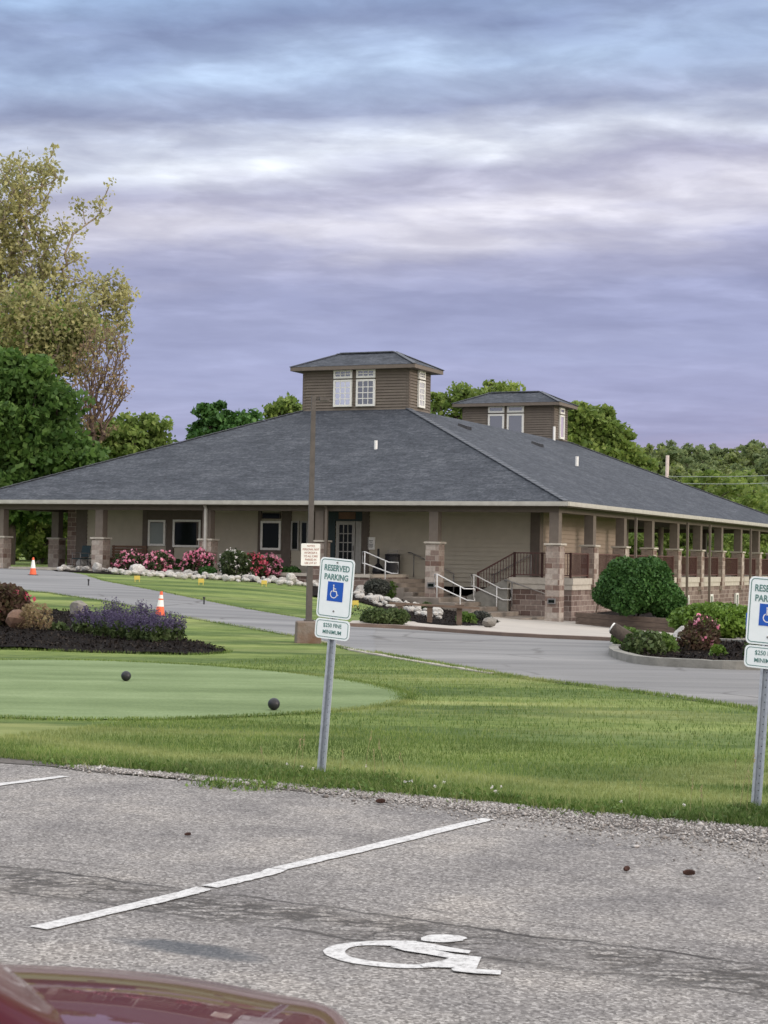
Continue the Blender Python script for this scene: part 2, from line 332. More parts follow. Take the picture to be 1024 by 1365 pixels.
leafmat('leaf_rust', [(0.26, 0.17, 0.11), (0.34, 0.25, 0.15), (0.4, 0.34, 0.17)], .42)
leafmat('leaf_bush', [(0.03, 0.085, 0.02), (0.05, 0.13, 0.03), (0.085, 0.18, 0.045)], .15)
leafmat('leaf_yew', [(0.075, 0.14, 0.022), (0.12, 0.21, 0.03), (0.17, 0.27, 0.05)], .2)
leafmat('leaf_rhodo', [(0.035, 0.055, 0.022), (0.06, 0.09, 0.035), (0.09, 0.12, 0.05)], .42)
leafmat('leaf_weed', [(.07, .13, .025), (.11, .19, .04), (.17, .25, .07)], .3)
leafmat('leaf_salvia', [(.05, .085, .03), (.09, .13, .045), (.12, .16, .07)], .3)
leafmat('leaf_redbush', [(0.085, 0.045, 0.04), (0.12, 0.075, 0.05), (0.11, 0.11, 0.05)], .42)
leafmat('leaf_lavender', [(.045, .05, .045), (.07, .075, .07), (.10, .11, .09)], .2)
leafmat('petal_pink', [(0.72, 0.16, 0.3), (0.86, 0.32, 0.46), (0.9, 0.52, 0.62)], .3, .1)
leafmat('petal_red', [(0.45, 0.05, 0.09), (0.62, 0.1, 0.16), (0.72, 0.2, 0.27)], .3, .1)
leafmat('petal_white', [(.66, .60, .58), (.78, .74, .72), (.8, .8, .78)], .3, .1)
leafmat('petal_purple', [(0.06, 0.045, 0.095), (0.095, 0.075, 0.14), (0.14, 0.12, 0.2)], .3, .1)
leafmat('blade', [(0.075, 0.13, 0.028), (0.125, 0.2, 0.045), (0.18, 0.26, 0.07), (0.3, 0.34, 0.13)], .3, .5)
leafmat('blade_rough', [(0.06, 0.115, 0.025), (0.1, 0.175, 0.035), (0.16, 0.24, 0.06), (0.32, 0.32, 0.15)], .3, .5)
leafmat('straw', [(.30, .26, .13), (.38, .33, .18)], .3, .1)

# ------------------------------------------------------------------ mesh builder
class MB:
    def __init__(s): s.v = []; s.f = []; s.m = []; s.mats = []
    def mi(s, m):
        if m not in s.mats: s.mats.append(m)
        return s.mats.index(m)
    def quad(s, pts, m):
        b = len(s.v); s.v += [tuple(p) for p in pts]; s.f.append(tuple(range(b, b + len(pts)))); s.m.append(s.mi(m))
    def hexa(s, p, m):   # p: 4 bottom + 4 top
        b = len(s.v); s.v += [tuple(q) for q in p]; k = s.mi(m)
        for f in ((3, 2, 1, 0), (4, 5, 6, 7), (0, 1, 5, 4), (1, 2, 6, 5), (2, 3, 7, 6), (3, 0, 4, 7)): s.f.append(tuple(b + i for i in f)); s.m.append(k)
    def box(s, x0, x1, y0, y1, z0, z1, m):
        x0, x1 = min(x0, x1), max(x0, x1); y0, y1 = min(y0, y1), max(y0, y1)
        s.hexa([(x0, y0, z0), (x1, y0, z0), (x1, y1, z0), (x0, y1, z0), (x0, y0, z1), (x1, y0, z1), (x1, y1, z1), (x0, y1, z1)], m)
    def tube(s, pts, rs, m, n=8, cap=True):
        pts = [Vector(p) for p in pts]; rs = rs if hasattr(rs, '__len__') else [rs] * len(pts); k = s.mi(m); rings = []
        for i, p in enumerate(pts):
            d = (pts[min(i + 1, len(pts) - 1)] - pts[max(i - 1, 0)]).normalized()
            a = d.cross(Vector((0, 0, 1)));
            if a.length < .05: a = d.cross(Vector((1, 0, 0)))
            a.normalize(); c = a.cross(d); base = len(s.v)
            for j in range(n):
                t = 2 * math.pi * j / n; s.v.append(tuple(p + (a * math.cos(t) + c * math.sin(t)) * rs[i]))
            rings.append(base)
        for a, b in zip(rings, rings[1:]):
            for j in range(n): s.f.append((a + j, a + (j + 1) % n, b + (j + 1) % n, b + j)); s.m.append(k)
        if cap:
            s.f.append(tuple(rings[0] + j for j in range(n))); s.m.append(k); s.f.append(tuple(rings[-1] + j for j in reversed(range(n)))); s.m.append(k)
    def lathe(s, prof, m, n=20, c=(0, 0)):
        k = s.mi(m); rings = []
        for r_, z in prof:
            rings.append(len(s.v))
            for j in range(n): t = 2 * math.pi * j / n; s.v.append((c[0] + r_ * math.cos(t), c[1] + r_ * math.sin(t), z))
        for a, b in zip(rings, rings[1:]):
            for j in range(n): s.f.append((a + j, a + (j + 1) % n, b + (j + 1) % n, b + j)); s.m.append(k)
        s.f.append(tuple(rings[-1] + j for j in range(n))); s.m.append(k); s.f.append(tuple(rings[0] + j for j in range(n))); s.m.append(k)
    def build(s, name, parent=None, smooth_=False, recalc=True, bevel=0):
        me = bpy.data.meshes.new(name); me.from_pydata(s.v, [], s.f)
        for i, p in enumerate(me.polygons): p.material_index = s.m[i]; p.use_smooth = smooth_
        for m in s.mats: me.materials.append(MATS[m])
        if recalc or bevel:
            bm = bmesh.new(); bm.from_mesh(me)
            if bevel: bmesh.ops.bevel(bm, geom=bm.edges[:], offset=bevel, segments=1, affect='EDGES')
            if recalc: bmesh.ops.recalc_face_normals(bm, faces=bm.faces[:])
            bm.to_mesh(me); bm.free()
        uv = me.uv_layers.new(name='UVMap').data
        for p in me.polygons:
            n = p.normal; t = Vector((-n.y, n.x, 0))
            if t.length < .02: t = Vector((1, 0, 0))
            t.normalize(); bb = n.cross(t)
            for li in p.loop_indices:
                co = me.vertices[me.loops[li].vertex_index].co; uv[li].uv = (co.dot(t), co.dot(bb))
        o = bpy.data.objects.new(name, me); COL.objects.link(o)
        if parent: o.parent = parent
        return o
def tag(o, label=None, cat=None, group=None, kind=None):
    for k, v in (('label', label), ('category', cat), ('group', group), ('kind', kind)):
        if v: o[k] = v
    return o
def empty(name, loc, rot=(0, 0, 0), label=None, cat=None, group=None, kind=None):
    o = bpy.data.objects.new(name, None); COL.objects.link(o); o.location = loc; o.rotation_euler = rot; o.empty_display_size = .1
    return tag(o, label, cat, group, kind)
def copytree(o, loc=None, rotz=None, label=None, scale=None):
    def rec(s, par):
        c = s.copy(); COL.objects.link(c)
        if par: c.parent = par
        for ch in list(s.children):
            if ch.name in ALLKIDS[s.name]: rec(ch, c)
        ALLKIDS[c.name] = [k.name for k in c.children]
        return c
    def reg(s):
        ALLKIDS[s.name] = [k.name for k in s.children]
        for k in s.children: reg(k)
    reg(o); c = rec(o, None)
    if loc is not None: c.location = loc
    if rotz is not None: c.rotation_euler = (c.rotation_euler[0], c.rotation_euler[1], rotz)
    if scale is not None: c.scale = scale if hasattr(scale, '__len__') else (scale,) * 3
    if label: c['label'] = label
    return c
ALLKIDS = {}
def meshfrom(name, V, F4, mats, parent=None, matidx=None, smooth_=False):
    """fast mesh from numpy: V (n,3); F4 (m,k) faces of k verts"""
    me = bpy.data.meshes.new(name); V = np.asarray(V, np.float32); F4 = np.asarray(F4, np.int32); m, k = F4.shape
    me.vertices.add(len(V)); me.vertices.foreach_set('co', V.ravel()); me.loops.add(m * k); me.loops.foreach_set('vertex_index', F4.ravel())
    me.polygons.add(m); me.polygons.foreach_set('loop_start', np.arange(0, m * k, k, dtype=np.int32))
    try: me.polygons.foreach_set('loop_total', np.full(m, k, dtype=np.int32))
    except Exception: pass
    if matidx is not None: me.polygons.foreach_set('material_index', np.asarray(matidx, np.int32))
    me.update(calc_edges=True)
    for x in mats: me.materials.append(MATS[x])
    o = bpy.data.objects.new(name, me); COL.objects.link(o)
    if parent: o.parent = parent
    return o
def leaves_np(P, size, up=.3, elong=1.5):
    """rhombus leaf at each point"""
    n = len(P); a = RNG.normal(size=(n, 3)); a /= np.linalg.norm(a, axis=1)[:, None]
    nn = RNG.normal(size=(n, 3)); nn[:, 2] += up * 2; b = np.cross(nn, a); b /= np.linalg.norm(b, axis=1)[:, None] + 1e-9
    s = size * RNG.uniform(.45, 1.5, size=(n, 1))
    V = np.stack([P + a * s * elong * .5, P + b * s * .5, P - a * s * elong * .5, P - b * s * .5], 1).reshape(-1, 3)
    return V, np.arange(4 * n).reshape(n, 4)

# ------------------------------------------------------------------ trees
def skeleton(base, fork_z, tips, r_base, jit=.08, star=.35):
    """connect clump centres to the trunk; returns nodes, parent, radius"""
    top = np.array([base[0], base[1], fork_z]); nodes = [np.array(base, float), np.array([base[0], base[1], (base[2] + fork_z) / 2]), top]; par = [-1, 0, 1]
    order = sorted(tips, key=lambda p: np.linalg.norm(np.array(p) - top))
    for p in order:
        p = np.array(p, float); A = np.array(nodes[2:]); d = np.linalg.norm(A - p, axis=1) + star * np.linalg.norm(A - top, axis=1)
        j = int(np.argmin(d)) + 2; q = nodes[j]; L = np.linalg.norm(p - q)
        mid = (p + q) / 2 + RNG.normal(size=3) * L * jit + np.array([0, 0, -.05 * L]); nodes.append(mid); par.append(j); nodes.append(p); par.append(len(nodes) - 2)
    w = np.zeros(len(nodes))
    for i in range(len(nodes) - 1, 0, -1):
        if w[i] == 0: w[i] = 1
        w[par[i]] += w[i]
    rad = r_base * (w / w[0]) ** .5
    return nodes, par, rad
def wood(name, nodes, par, rad, mat, parent, minr=.02, n=6):
    mb = MB()
    for i in range(1, len(nodes)):
        j = par[i]; r0 = max(rad[i] * 1.1, minr) if j > 1 else max(rad[j], minr); mb.tube([nodes[j], nodes[i]], [min(max(rad[j], minr), r0 * 1.25), max(rad[i], minr)], mat, n, cap=False)
    return mb.build(name, parent, smooth_=True, recalc=False)
def in_blobs(blobs, n, shell=.55):
    """blobs: (centre(3), radii(3)) -> n points weighted to the outer shell"""
    vol = np.array([b[1][0] * b[1][1] * b[1][2] for b in blobs]) ** .8; pick = RNG.choice(len(blobs), n, p=vol / vol.sum())
    d = RNG.normal(size=(n, 3)); d /= np.linalg.norm(d, axis=1)[:, None]; r = RNG.uniform(shell ** 3, 1, size=n) ** (1 / 3)
    C = np.array([b[0] for b in blobs]); S = np.array([b[1] for b in blobs]); return C[pick] + d * r[:, None] * S[pick]
def tree(name, label, base, blobs, nclump, nleaf, lsize, lmat, bark='bark', r_base=.3, fork=.35, clr=.8, shell=.5, group=None, cat='tree', minr=.03, flat=.6, extra=None, up=.3, jit=.08, star=.35):
    """blobs in local coords (origin at base)"""
    t = empty(name, base, (0, 0, 0), label, cat, group)
    tips = in_blobs(blobs, nclump, shell); zt = max(b[0][2] for b in blobs)
    nodes, par, rad = skeleton((0, 0, -.3), zt * fork, tips, r_base, jit, star)
    wood('trunk', nodes, par, rad, bark, t, minr)
    per = nleaf // nclump; c = np.repeat(tips, per, 0); q = RNG.normal(size=(len(c), 3)); q /= np.linalg.norm(q, axis=1)[:, None]
    k = np.repeat(RNG.uniform(.6, 1.3, nclump), per)[:, None]
    P = c + q * (RNG.uniform(0, 1, size=(len(c), 1)) ** .45) * np.array([1, 1, flat]) * clr * k
    V, F = leaves_np(P, lsize, up); idx = None; mats = [lmat]
    if extra: mats.append(extra[0]); idx = (RNG.uniform(size=len(F)) < extra[1]).astype(int)
    meshfrom('crown', V, F, mats, t, idx); return t
def pxblob(cx, cy, rx, ry, Y, ry_depth, base):
    c = at(cx, cy, Y); k = Y / FPX; return (np.array([c.x - base[0], c.y - base[1], c.z - base[2]]), np.array([rx * k, ry_depth, ry * k]))
def pxtree(name, label, tx, Y, blobs, *a, depth=1.0, **kw):
    X = at(tx, 740, Y).x; base = (X, Y, gz(X, Y)); return tree(name, label, base, [pxblob(*b, Y, max(b[2], b[3]) * Y / FPX * depth, base) for b in blobs], *a, **kw)

# ------------------------------------------------------------------ setting
def sheet(name, outline, mat, off=.004, step=.8, kind='structure', zf=None, thick=0, parent=None, jag=0.0, rough=0.0):
    """terrain-following sheet inside a polygon given in world x,y"""
    zf = zf or gz; pts = []
    n = len(outline)
    for i in range(n):
        a, b = Vector(outline[i][:2]), Vector(outline[(i + 1) % n][:2]); k = max(1, int((b - a).length / step))
        for j in range(k): pts.append(a.lerp(b, j / k) + Vector((random.uniform(-jag, jag), random.uniform(-jag, jag))))
    nb = len(pts); xs = [p.x for p in pts]; ys = [p.y for p in pts]
    x = min(xs)
    while x < max(xs):
        y = min(ys)
        while y < max(ys): pts.append(Vector((x + .013, y + .017))); y += step
        x += step
    r = delaunay_2d_cdt(pts, [], [list(range(nb))], 1, 1e-5)
    mb = MB(); mb.mi(mat); mb.v = [(p.x, p.y, zf(p.x, p.y) + off + (random.uniform(0, rough) if rough else 0)) for p in r[0]]
    for f in r[2]:
        a, b_, c_ = [Vector(r[0][i]) for i in f[:3]]
        cr = (b_ - a).cross(c_ - a); mb.f.append(tuple(f) if (cr if isinstance(cr, float) else cr) > 0 else tuple(reversed(f))); mb.m.append(0)
    o = mb.build(name, parent, recalc=False, smooth_=True)
    if kind: o['kind'] = kind
    return o
def gp(*pts): return [(p.x, p.y) for p in (ground(*q) for q in pts)]
def smooth_loop(pts, n=6, closed=True):
    out = []; m = len(pts)
    for i in range(m if closed else m - 1):
        p0, p1, p2, p3 = (Vector(pts[(i + k) % m] if closed else pts[max(0, min(m - 1, i + k))]) for k in (-1, 0, 1, 2))
        for j in range(n):
            t = j / n; out.append(tuple(.5 * ((2 * p1) + (p2 - p0) * t + (2 * p0 - 5 * p1 + 4 * p2 - p3) * t * t + (3 * p1 - p0 - 3 * p2 + p3) * t ** 3)))
    if not closed: out.append(tuple(pts[-1]))
    return out
def terrain():
    xs = np.unique(np.concatenate([np.arange(-900, -40, 30), np.arange(-40, 40, .6), np.arange(40, 901, 30)]))
    ys = np.unique(np.concatenate([np.arange(-60, 8, 4), np.arange(8, 110, .6), np.arange(110, 200, 5), np.arange(200, 1400, 60)]))
    V = np.array([(x, y, gz(x, y)) for y in ys for x in xs]); nx = len(xs)
    i, j = np.meshgrid(np.arange(len(ys) - 1), np.arange(nx - 1), indexing='ij'); a = (i * nx + j).ravel()
    o = meshfrom('lawn', V, np.stack([a, a + 1, a + nx + 1, a + nx], 1), ['lawn']); o['kind'] = 'structure'
    for p in o.data.polygons: p.use_smooth = True
terrain()
def SN(s, n): p = AX * s + NX * n; return (p.x, p.y)
# parking lot: everything on the near side of the edge line, ragged edge
edge = [SN(s, 10.95 + .10 * math.sin(s * 1.7) + random.uniform(-.05, .05)) for s in np.arange(-22, 16, .35)]
sheet('parking_lot', [SN(-22, -14), SN(16, -14)] + edge[::-1], 'lot_asphalt', .008, 1.2)
rag = [SN(s, 11.17 + .04 * math.sin(s * 2.3) + random.uniform(-.04, .04)) for s in np.arange(-22, 16, .25)]
rag2 = [SN(s, 10.90 - .10 * max(0, s + 7.0) + random.uniform(-.07, .07)) for s in np.arange(-22, 16, .25)]
tag(sheet('gravel_strip', rag2 + rag[::-1], 'gravel_bed', .013, .5), kind='structure')

def poly_mark(name, polys, off=.014, label=None, cat=None, group=None, densify=.25):
    mb = MB()
    for poly in polys:
        n = len(poly); mb.quad([(x, y, gz(x, y) + off) for x, y in poly], 'line_paint')
    o = mb.build(name, None, recalc=False)
    for p in o.data.polygons:
        if p.normal.z < 0: p.flip()
    return o
def strip(pts, w, jit=.007):
    """painted line along world points, slightly ragged"""
    L = []; Rr = []
    for i in range(len(pts)):
        a = Vector(pts[max(0, i - 1)]); b = Vector(pts[min(len(pts) - 1, i + 1)]); d = (b - a).normalized(); nrm = Vector((-d.y, d.x))
        ww = w[i] if hasattr(w, '__len__') else w
        L.append(tuple(Vector(pts[i]) + nrm * (ww / 2 + random.uniform(-jit, jit)))); Rr.append(tuple(Vector(pts[i]) - nrm * (ww / 2 + random.uniform(-jit, jit))))
    return [[L[i], Rr[i], Rr[i + 1], L[i + 1]] for i in range(len(L) - 1)]
def lerp_pts(a, b, n): return [tuple(Vector(a).lerp(Vector(b), i / n)) for i in range(n + 1)]
def painted(name, centre_px, w, gaps=()):
    pts = []
    g = gp(*centre_px)
    for a, b in zip(g, g[1:]): pts += lerp_pts(a, b, 12)[:-1]
    pts.append(g[-1]); q = strip(pts, w)
    return poly_mark(name, [p for i, p in enumerate(q) if i not in gaps])
tag(painted('parking_line', [(52, 1241), (250, 1194), (272, 1187), (358, 1167), (372, 1161), (500, 1131), (650, 1094)], .105, gaps=(24, 47)), kind='structure')
tag(painted('parking_line', [(-260, 1112), (-60, 1060), (0, 1048), (86, 1037)], .10), kind='structure')
# wheelchair mark on the asphalt
def zp(*pts): return gp(*[(400 + x / 3.413, 1220 + y / 3.413) for x, y in pts])
outer = zp((530, 130), (400, 128), (270, 134), (165, 147), (112, 168), (108, 182), (130, 200), (210, 226), (320, 243), (450, 254), (560, 254), (690, 250))
inner = zp((530, 148), (420, 152), (310, 150), (240, 157), (212, 170), (206, 184), (235, 204), (325, 222), (440, 234), (540, 238), (620, 228), (700, 208))
o1, i1 = smooth_loop(outer, 4, False), smooth_loop(inner, 4, False)
S = [[o1[i], o1[i + 1], i1[i + 1], i1[i]] for i in range(len(o1) - 1)]
S.append(zp(*[(650 + 104 * math.cos(t) + random.uniform(-7, 7), 119 + 18 * math.sin(t)) for t in np.linspace(0, 6.28, 22)[:-1]]))
S.append(zp((395, 152), (460, 148), (530, 134), (590, 143), (680, 160), (778, 176), (768, 189), (650, 176), (560, 164), (470, 160)))
S.append(zp((410, 158), (540, 160), (640, 178), (700, 192), (825, 206), (800, 264), (700, 262), (690, 212), (560, 190), (470, 176)))
S.append(zp((694, 206), (720, 206), (720, 256), (560, 252), (545, 240), (640, 224)))
S.append(zp((688, 262), (705, 256), (800, 262), (915, 269), (912, 288), (800, 282), (700, 272)))
mbs = MB()
for i, q in enumerate(S): mbs.quad([(x, y, .013 + .0007 * max(0, i - len(o1) + 2)) for x, y in q], 'line_paint')
o = mbs.build('wheelchair_marking', None, recalc=False); o['kind'] = 'structure'

# path, road, walk, beds, green
path_o = gp((-60, 757), (20, 756), (85, 762), (140, 775), (240, 794), (330, 812), (420, 827), (470, 836)) + gp((500, 840), (500, 872), (468, 866), (425, 856), (395, 849), (330, 837), (240, 822), (150, 803), (60, 790), (-60, 778))
sheet('path', path_o, 'path_asphalt', .010, .35, jag=.05)
road_o = gp((455, 834), (560, 839), (700, 848), (815, 853), (1110, 862), (1250, 884), (1250, 1010), (1060, 961), (1000, 945), (880, 927), (700, 905), (600, 888), (530, 876), (470, 866), (440, 860))
sheet('road', road_o, 'road_asphalt', .006, .4, jag=.06)
walk_o = gp((462, 834), (560, 839), (700, 848), (825, 853), (905, 852), (1000, 857), (1000, 850), (905, 840), (840, 832), (800, 824), (745, 818), (640, 816), (668, 830), (600, 832), (470, 829))
sheet('walkway', walk_o, 'concrete', .035, .6)
# brown kerb in front of the walk
def kerb(name, pts, w, h, mat, lab=None, base=-.05):
    mb = MB(); P = [Vector((*p, 0)) for p in pts]; rings = []
    for i, p in enumerate(P):
        d = (P[min(i + 1, len(P) - 1)] - P[max(i - 1, 0)]).normalized(); n = Vector((-d.y, d.x, 0)); z = gz(p.x, p.y); j = random.uniform(-.006, .006)
        rings.append([tuple(p + n * w / 2 + Vector((0, 0, z + base))), tuple(p - n * w / 2 + Vector((0, 0, z + base))), tuple(p - n * w / 2 + Vector((0, 0, z + h + j))), tuple(p + n * w / 2 + Vector((0, 0, z + h + j)))])
    for a, b in zip(rings, rings[1:]): mb.hexa([a[0], b[0], b[1], a[1], a[3], b[3], b[2], a[2]], mat)
    o = mb.build(name, None); o['kind'] = 'structure'; return o
kerb('kerb', smooth_loop(gp((462, 835), (560, 840), (700, 849.5), (825, 855)), 6, False), .26, .085, 'kerb_brown')
kerb('path_edging', smooth_loop(gp((425, 855), (450, 861), (475, 868), (530, 877.5), (600, 889.5), (660, 898.5)), 5, False), .14, .02, 'concrete')
sheet('putting_green', smooth_loop(gp((-260, 900), (-120, 884), (60, 880), (200, 884), (330, 892), (450, 905), (530, 921), (541, 930), (525, 939), (440, 949), (300, 957), (150, 960), (0, 957), (-200, 944), (-280, 925)), 5), 'green', .012, .7)
bed_l = smooth_loop(gp((-160, 860), (-120, 828), (0, 822), (60, 816), (110, 818), (180, 836), (240, 852), (285, 864), (300, 870), (250, 873), (120, 870), (0, 866), (-100, 868)), 4)
def mound(cx, cy, r, h):
    return lambda x, y: gz(x, y) + h * max(0, 1 - ((x - cx) ** 2 + (y - cy) ** 2) / r ** 2)
sheet('planting_bed', bed_l, 'mulch', .01, .22, jag=.05, rough=.05)
bed_f = smooth_loop(gp((480, 788), (520, 792), (560, 802), (600, 808), (640, 818), (664, 830), (655, 836), (600, 836), (540, 828), (470, 826), (440, 815), (455, 795)), 4)
sheet('planting_bed', gp((415, 775), (480, 786), (540, 796), (600, 808), (640, 818), (664, 831), (655, 836), (600, 836), (556, 832), (520, 815), (480, 803), (415, 796)), 'mulch', .02, .25, jag=.05, rough=.05)
sheet('planting_bed', gp((60, 757), (150, 757), (260, 763), (400, 768), (425, 770), (425, 786), (400, 780), (330, 776), (250, 771), (150, 766), (75, 762)), 'mulch', .02, .5)
isl = smooth_loop(gp((822, 868), (818, 873), (828, 879), (860, 886), (920, 890), (1000, 893), (1120, 892), (1150, 876), (1000, 862), (900, 856), (850, 853), (828, 858)), 5)
sheet('island_bed', isl, 'mulch', .05, .25, rough=.05)
kerb('kerb', isl + [isl[0]], .17, .14, 'kerb_stone')
RW = [at(770, 830, 63.3), at(785, 830, 62.6), at(830, 834, 60.5), at(880, 839, 58.6), at(925, 842, 57.0), at(950, 843, 56.2)]; RW = smooth_loop([(p.x, p.y) for p in RW], 4, False)
RTOP = -.13
sheet('planting_bed', RW + [(11.5, 57.5), (12.5, 62), (12.0, 72), (9.2, 70), (7.8, 66)], 'mulch', 0, .5, zf=lambda x, y: RTOP - .08)
sheet('planting_bed', [(10.2, 55.6), (9.9, 52.3), (13.5, 52.0), (16, 56), (16, 62), (12, 60)], 'mulch', .05, .5)

# small rocks of the gravel strip (stuff)
def chips(poly, n, z, mat='chip'):
    P_ = np.array(poly); lo, hi = P_.min(0), P_.max(0); q = RNG.uniform(lo, hi, (n, 2)); q = q[inside(q, [tuple(p) for p in poly])]; q = q[q[:, 1] < 75]
    P3 = np.array([(x, y, gz(x, y) + z + random.uniform(0, .05)) for x, y in q]); V, F = leaves_np(P3, .028, .8, 2.0); o = meshfrom('mulch_chips', V, F, [mat]); o['kind'] = 'stuff'
def inside(P, poly):
    x, y = P[:, 0], P[:, 1]; r = np.zeros(len(P), bool); n = len(poly)
    for i in range(n):
        (x1, y1), (x2, y2) = poly[i], poly[(i + 1) % n]; c = ((y1 > y) != (y2 > y)) & (x < (x2 - x1) * (y - y1) / (y2 - y1 + 1e-12) + x1); r ^= c
    return r
leafmat('chip', [(0.006, 0.005, 0.005), (0.012, 0.01, 0.009), (0.026, 0.021, 0.018), (0.05, 0.042, 0.036)], 0, 0)
chips(bed_l, 9000, .05); chips(isl, 7000, .08); chips(bed_f, 5000, .06)
def pebbles():
    ico = [(0, 0, 1), (0, 0, -1), (1, 0, 0), (-1, 0, 0), (0, 1, 0), (0, -1, 0)]; T = [(0, 2, 4), (0, 4, 3), (0, 3, 5), (0, 5, 2), (1, 4, 2), (1, 3, 4), (1, 5, 3), (1, 2, 5)]
    n = 30000; s = RNG.uniform(-9, 3, n); nn = 11.14 - np.abs(RNG.normal(size=n)) * (.11 + .11 * np.clip(s + 7, 0, 5))
    P = np.stack([AX.x * s + NX.x * nn, AX.y * s + NX.y * nn, np.full(n, .016)], 1); sz = RNG.uniform(.003, .010, n) * (1 + (RNG.uniform(size=n) < .03) * 1.3)
    J = RNG.uniform(.6, 1.4, (n, 6, 3)) * np.array(ico)[None] * sz[:, None, None] * np.array([1.2, 1.2, .7]); V = (P[:, None] + J).reshape(-1, 3)
    F = (np.arange(n)[:, None, None] * 6 + np.array(T)[None]).reshape(-1, 3); o = meshfrom('gravel', V, F, ['gravel']); o['kind'] = 'stuff'
pebbles()
def blades(name, P, h, w, mat, lean=.5):
    n = len(P); a = RNG.uniform(0, 2 * math.pi, n); d = np.stack([np.cos(a), np.sin(a), np.zeros(n)], 1); l = RNG.normal(size=(n, 2)) * lean * .5
    h = h * RNG.uniform(.55, 1.25, n); tip = P + np.stack([l[:, 0] * h, l[:, 1] * h, h], 1)
    V = np.stack([P - d * w / 2, P + d * w / 2, tip], 1).reshape(-1, 3); o = meshfrom(name, V, np.arange(3 * n).reshape(n, 3), [mat]); o['kind'] = 'stuff'; return o
GRP = smooth_loop(gp((-260, 900), (-120, 884), (60, 880), (200, 884), (330, 892), (450, 905), (530, 921), (541, 930), (525, 939), (440, 949), (300, 957), (150, 960), (0, 957), (-200, 944), (-280, 925)), 2)
def inside(P, poly):
    x, y = P[:, 0], P[:, 1]; r = np.zeros(len(P), bool); n = len(poly)
    for i in range(n):
        (x1, y1), (x2, y2) = poly[i], poly[(i + 1) % n]; c = ((y1 > y) != (y2 > y)) & (x < (x2 - x1) * (y - y1) / (y2 - y1 + 1e-12) + x1); r ^= c
    return r
def field(n, n0, n1, s0=-10, s1=6, pw=1.0, z=0.0):
    s = RNG.uniform(s0, s1, n); nn = n0 + (n1 - n0) * RNG.uniform(0, 1, n) ** pw; P = np.stack([AX.x * s + NX.x * nn, AX.y * s + NX.y * nn, np.full(n, z)], 1)
    return P[~inside(P, GRP)]
P = field(150000, 11.15, 15.2, -11, 6, 1.15); P = P[~inside(P, road_o)]; blades('grass', P, .034, .006, 'blade')
P = field(90000, 15.2, 26, -16, 12, 1.1); P = P[(np.abs(P[:, 0]) < P[:, 1] * .3) & ~inside(P, road_o)]; blades('grass', P, .04, .009, 'blade')
P = field(30000, 11.10, 11.55, -11, 6, 1.6); blades('rough_grass', P, .062, .007, 'blade_rough', .8)
def fringe(poly, n, r, h):
    Q = np.array(poly); A = Q; B_ = np.roll(Q, -1, 0); L = np.linalg.norm(B_ - A, axis=1); k = RNG.choice(len(Q), n, p=L / L.sum()); f = RNG.uniform(0, 1, (n, 1)); P_ = A[k] * (1 - f) + B_[k] * f + RNG.normal(size=(n, 2)) * r
    P_ = P_[(np.abs(P_[:, 0]) < P_[:, 1] * .3) & (P_[:, 1] < 62)]
    for o_ in (road_o, path_o):
        if poly is not o_: P_ = P_[~inside(P_, o_)]
    if poly is road_o or poly is path_o: P_ = P_[~inside(P_, [tuple(p) for p in walk_o])]
    blades('grass', np.array([(x, y, gz(x, y)) for x, y in P_]), h, .012, 'blade')
GRP2 = smooth_loop([tuple(p) for p in GRP], 2); fringe(GRP, 16000, .07, .035); fringe(road_o, 26000, .06, .05); fringe(path_o, 14000, .06, .05); fringe(bed_l, 7000, .07, .05)
# weed clumps along the edge, thicker round the posts
def clumps(cs):
    out = []
    for (x, y, r, k) in cs:
        q = RNG.normal(size=(k, 2)) * r; out.append(np.stack([x + q[:, 0], y + q[:, 1], np.zeros(k)], 1))
    return np.concatenate(out)
b1 = ground(427, 1037); b2 = ground(1007, 1084)
cs = [(b1.x, b1.y - .12, .10, 500), (b2.x, b2.y - .1, .10, 600), (b1.x + .35, b1.y - .25, .16, 700), (b1.x - .3, b1.y - .05, .18, 600)]
for s in np.arange(-9, 5, .3):
    q = SN(s + random.uniform(-.15, .15), 11.2 + random.uniform(-.08, .12)); cs.append((q[0], q[1], random.uniform(.05, .13), random.randint(50, 260)))
for q in ((345, 1052), (290, 1050), (430, 1052), (500, 1058)):
    g = ground(*q); cs.append((g.x, g.y, .09, 130))
P = clumps(cs); blades('weeds', P, .085, .009, 'blade_rough', 1.0)
P = clumps(cs); P[:, 2] += RNG.uniform(.01, .06, len(P)); V, F = leaves_np(P[::2], .022, .6); o = meshfrom('weeds', V, F, ['leaf_weed']); o['kind'] = 'stuff'
cf = []
for q in [(383, 1032), (402, 1035), (417, 1038), (427, 1034), (549, 1055), (580, 1062), (592, 1056), (656, 1064), (668, 1063), (662, 1070), (828, 1083), (912, 1088), (488, 1034), (540, 1056)]:
    g = ground(*q); k = 9; r_ = RNG.normal(size=(k, 3)) * .006; cf.append(np.array([g.x, g.y, .075])[None] + r_)
V, F = leaves_np(np.concatenate(cf), .011, .6, 1.0); o = meshfrom('clover_flowers', V, F, ['petal_white']); o['kind'] = 'stuff'
mb = MB()
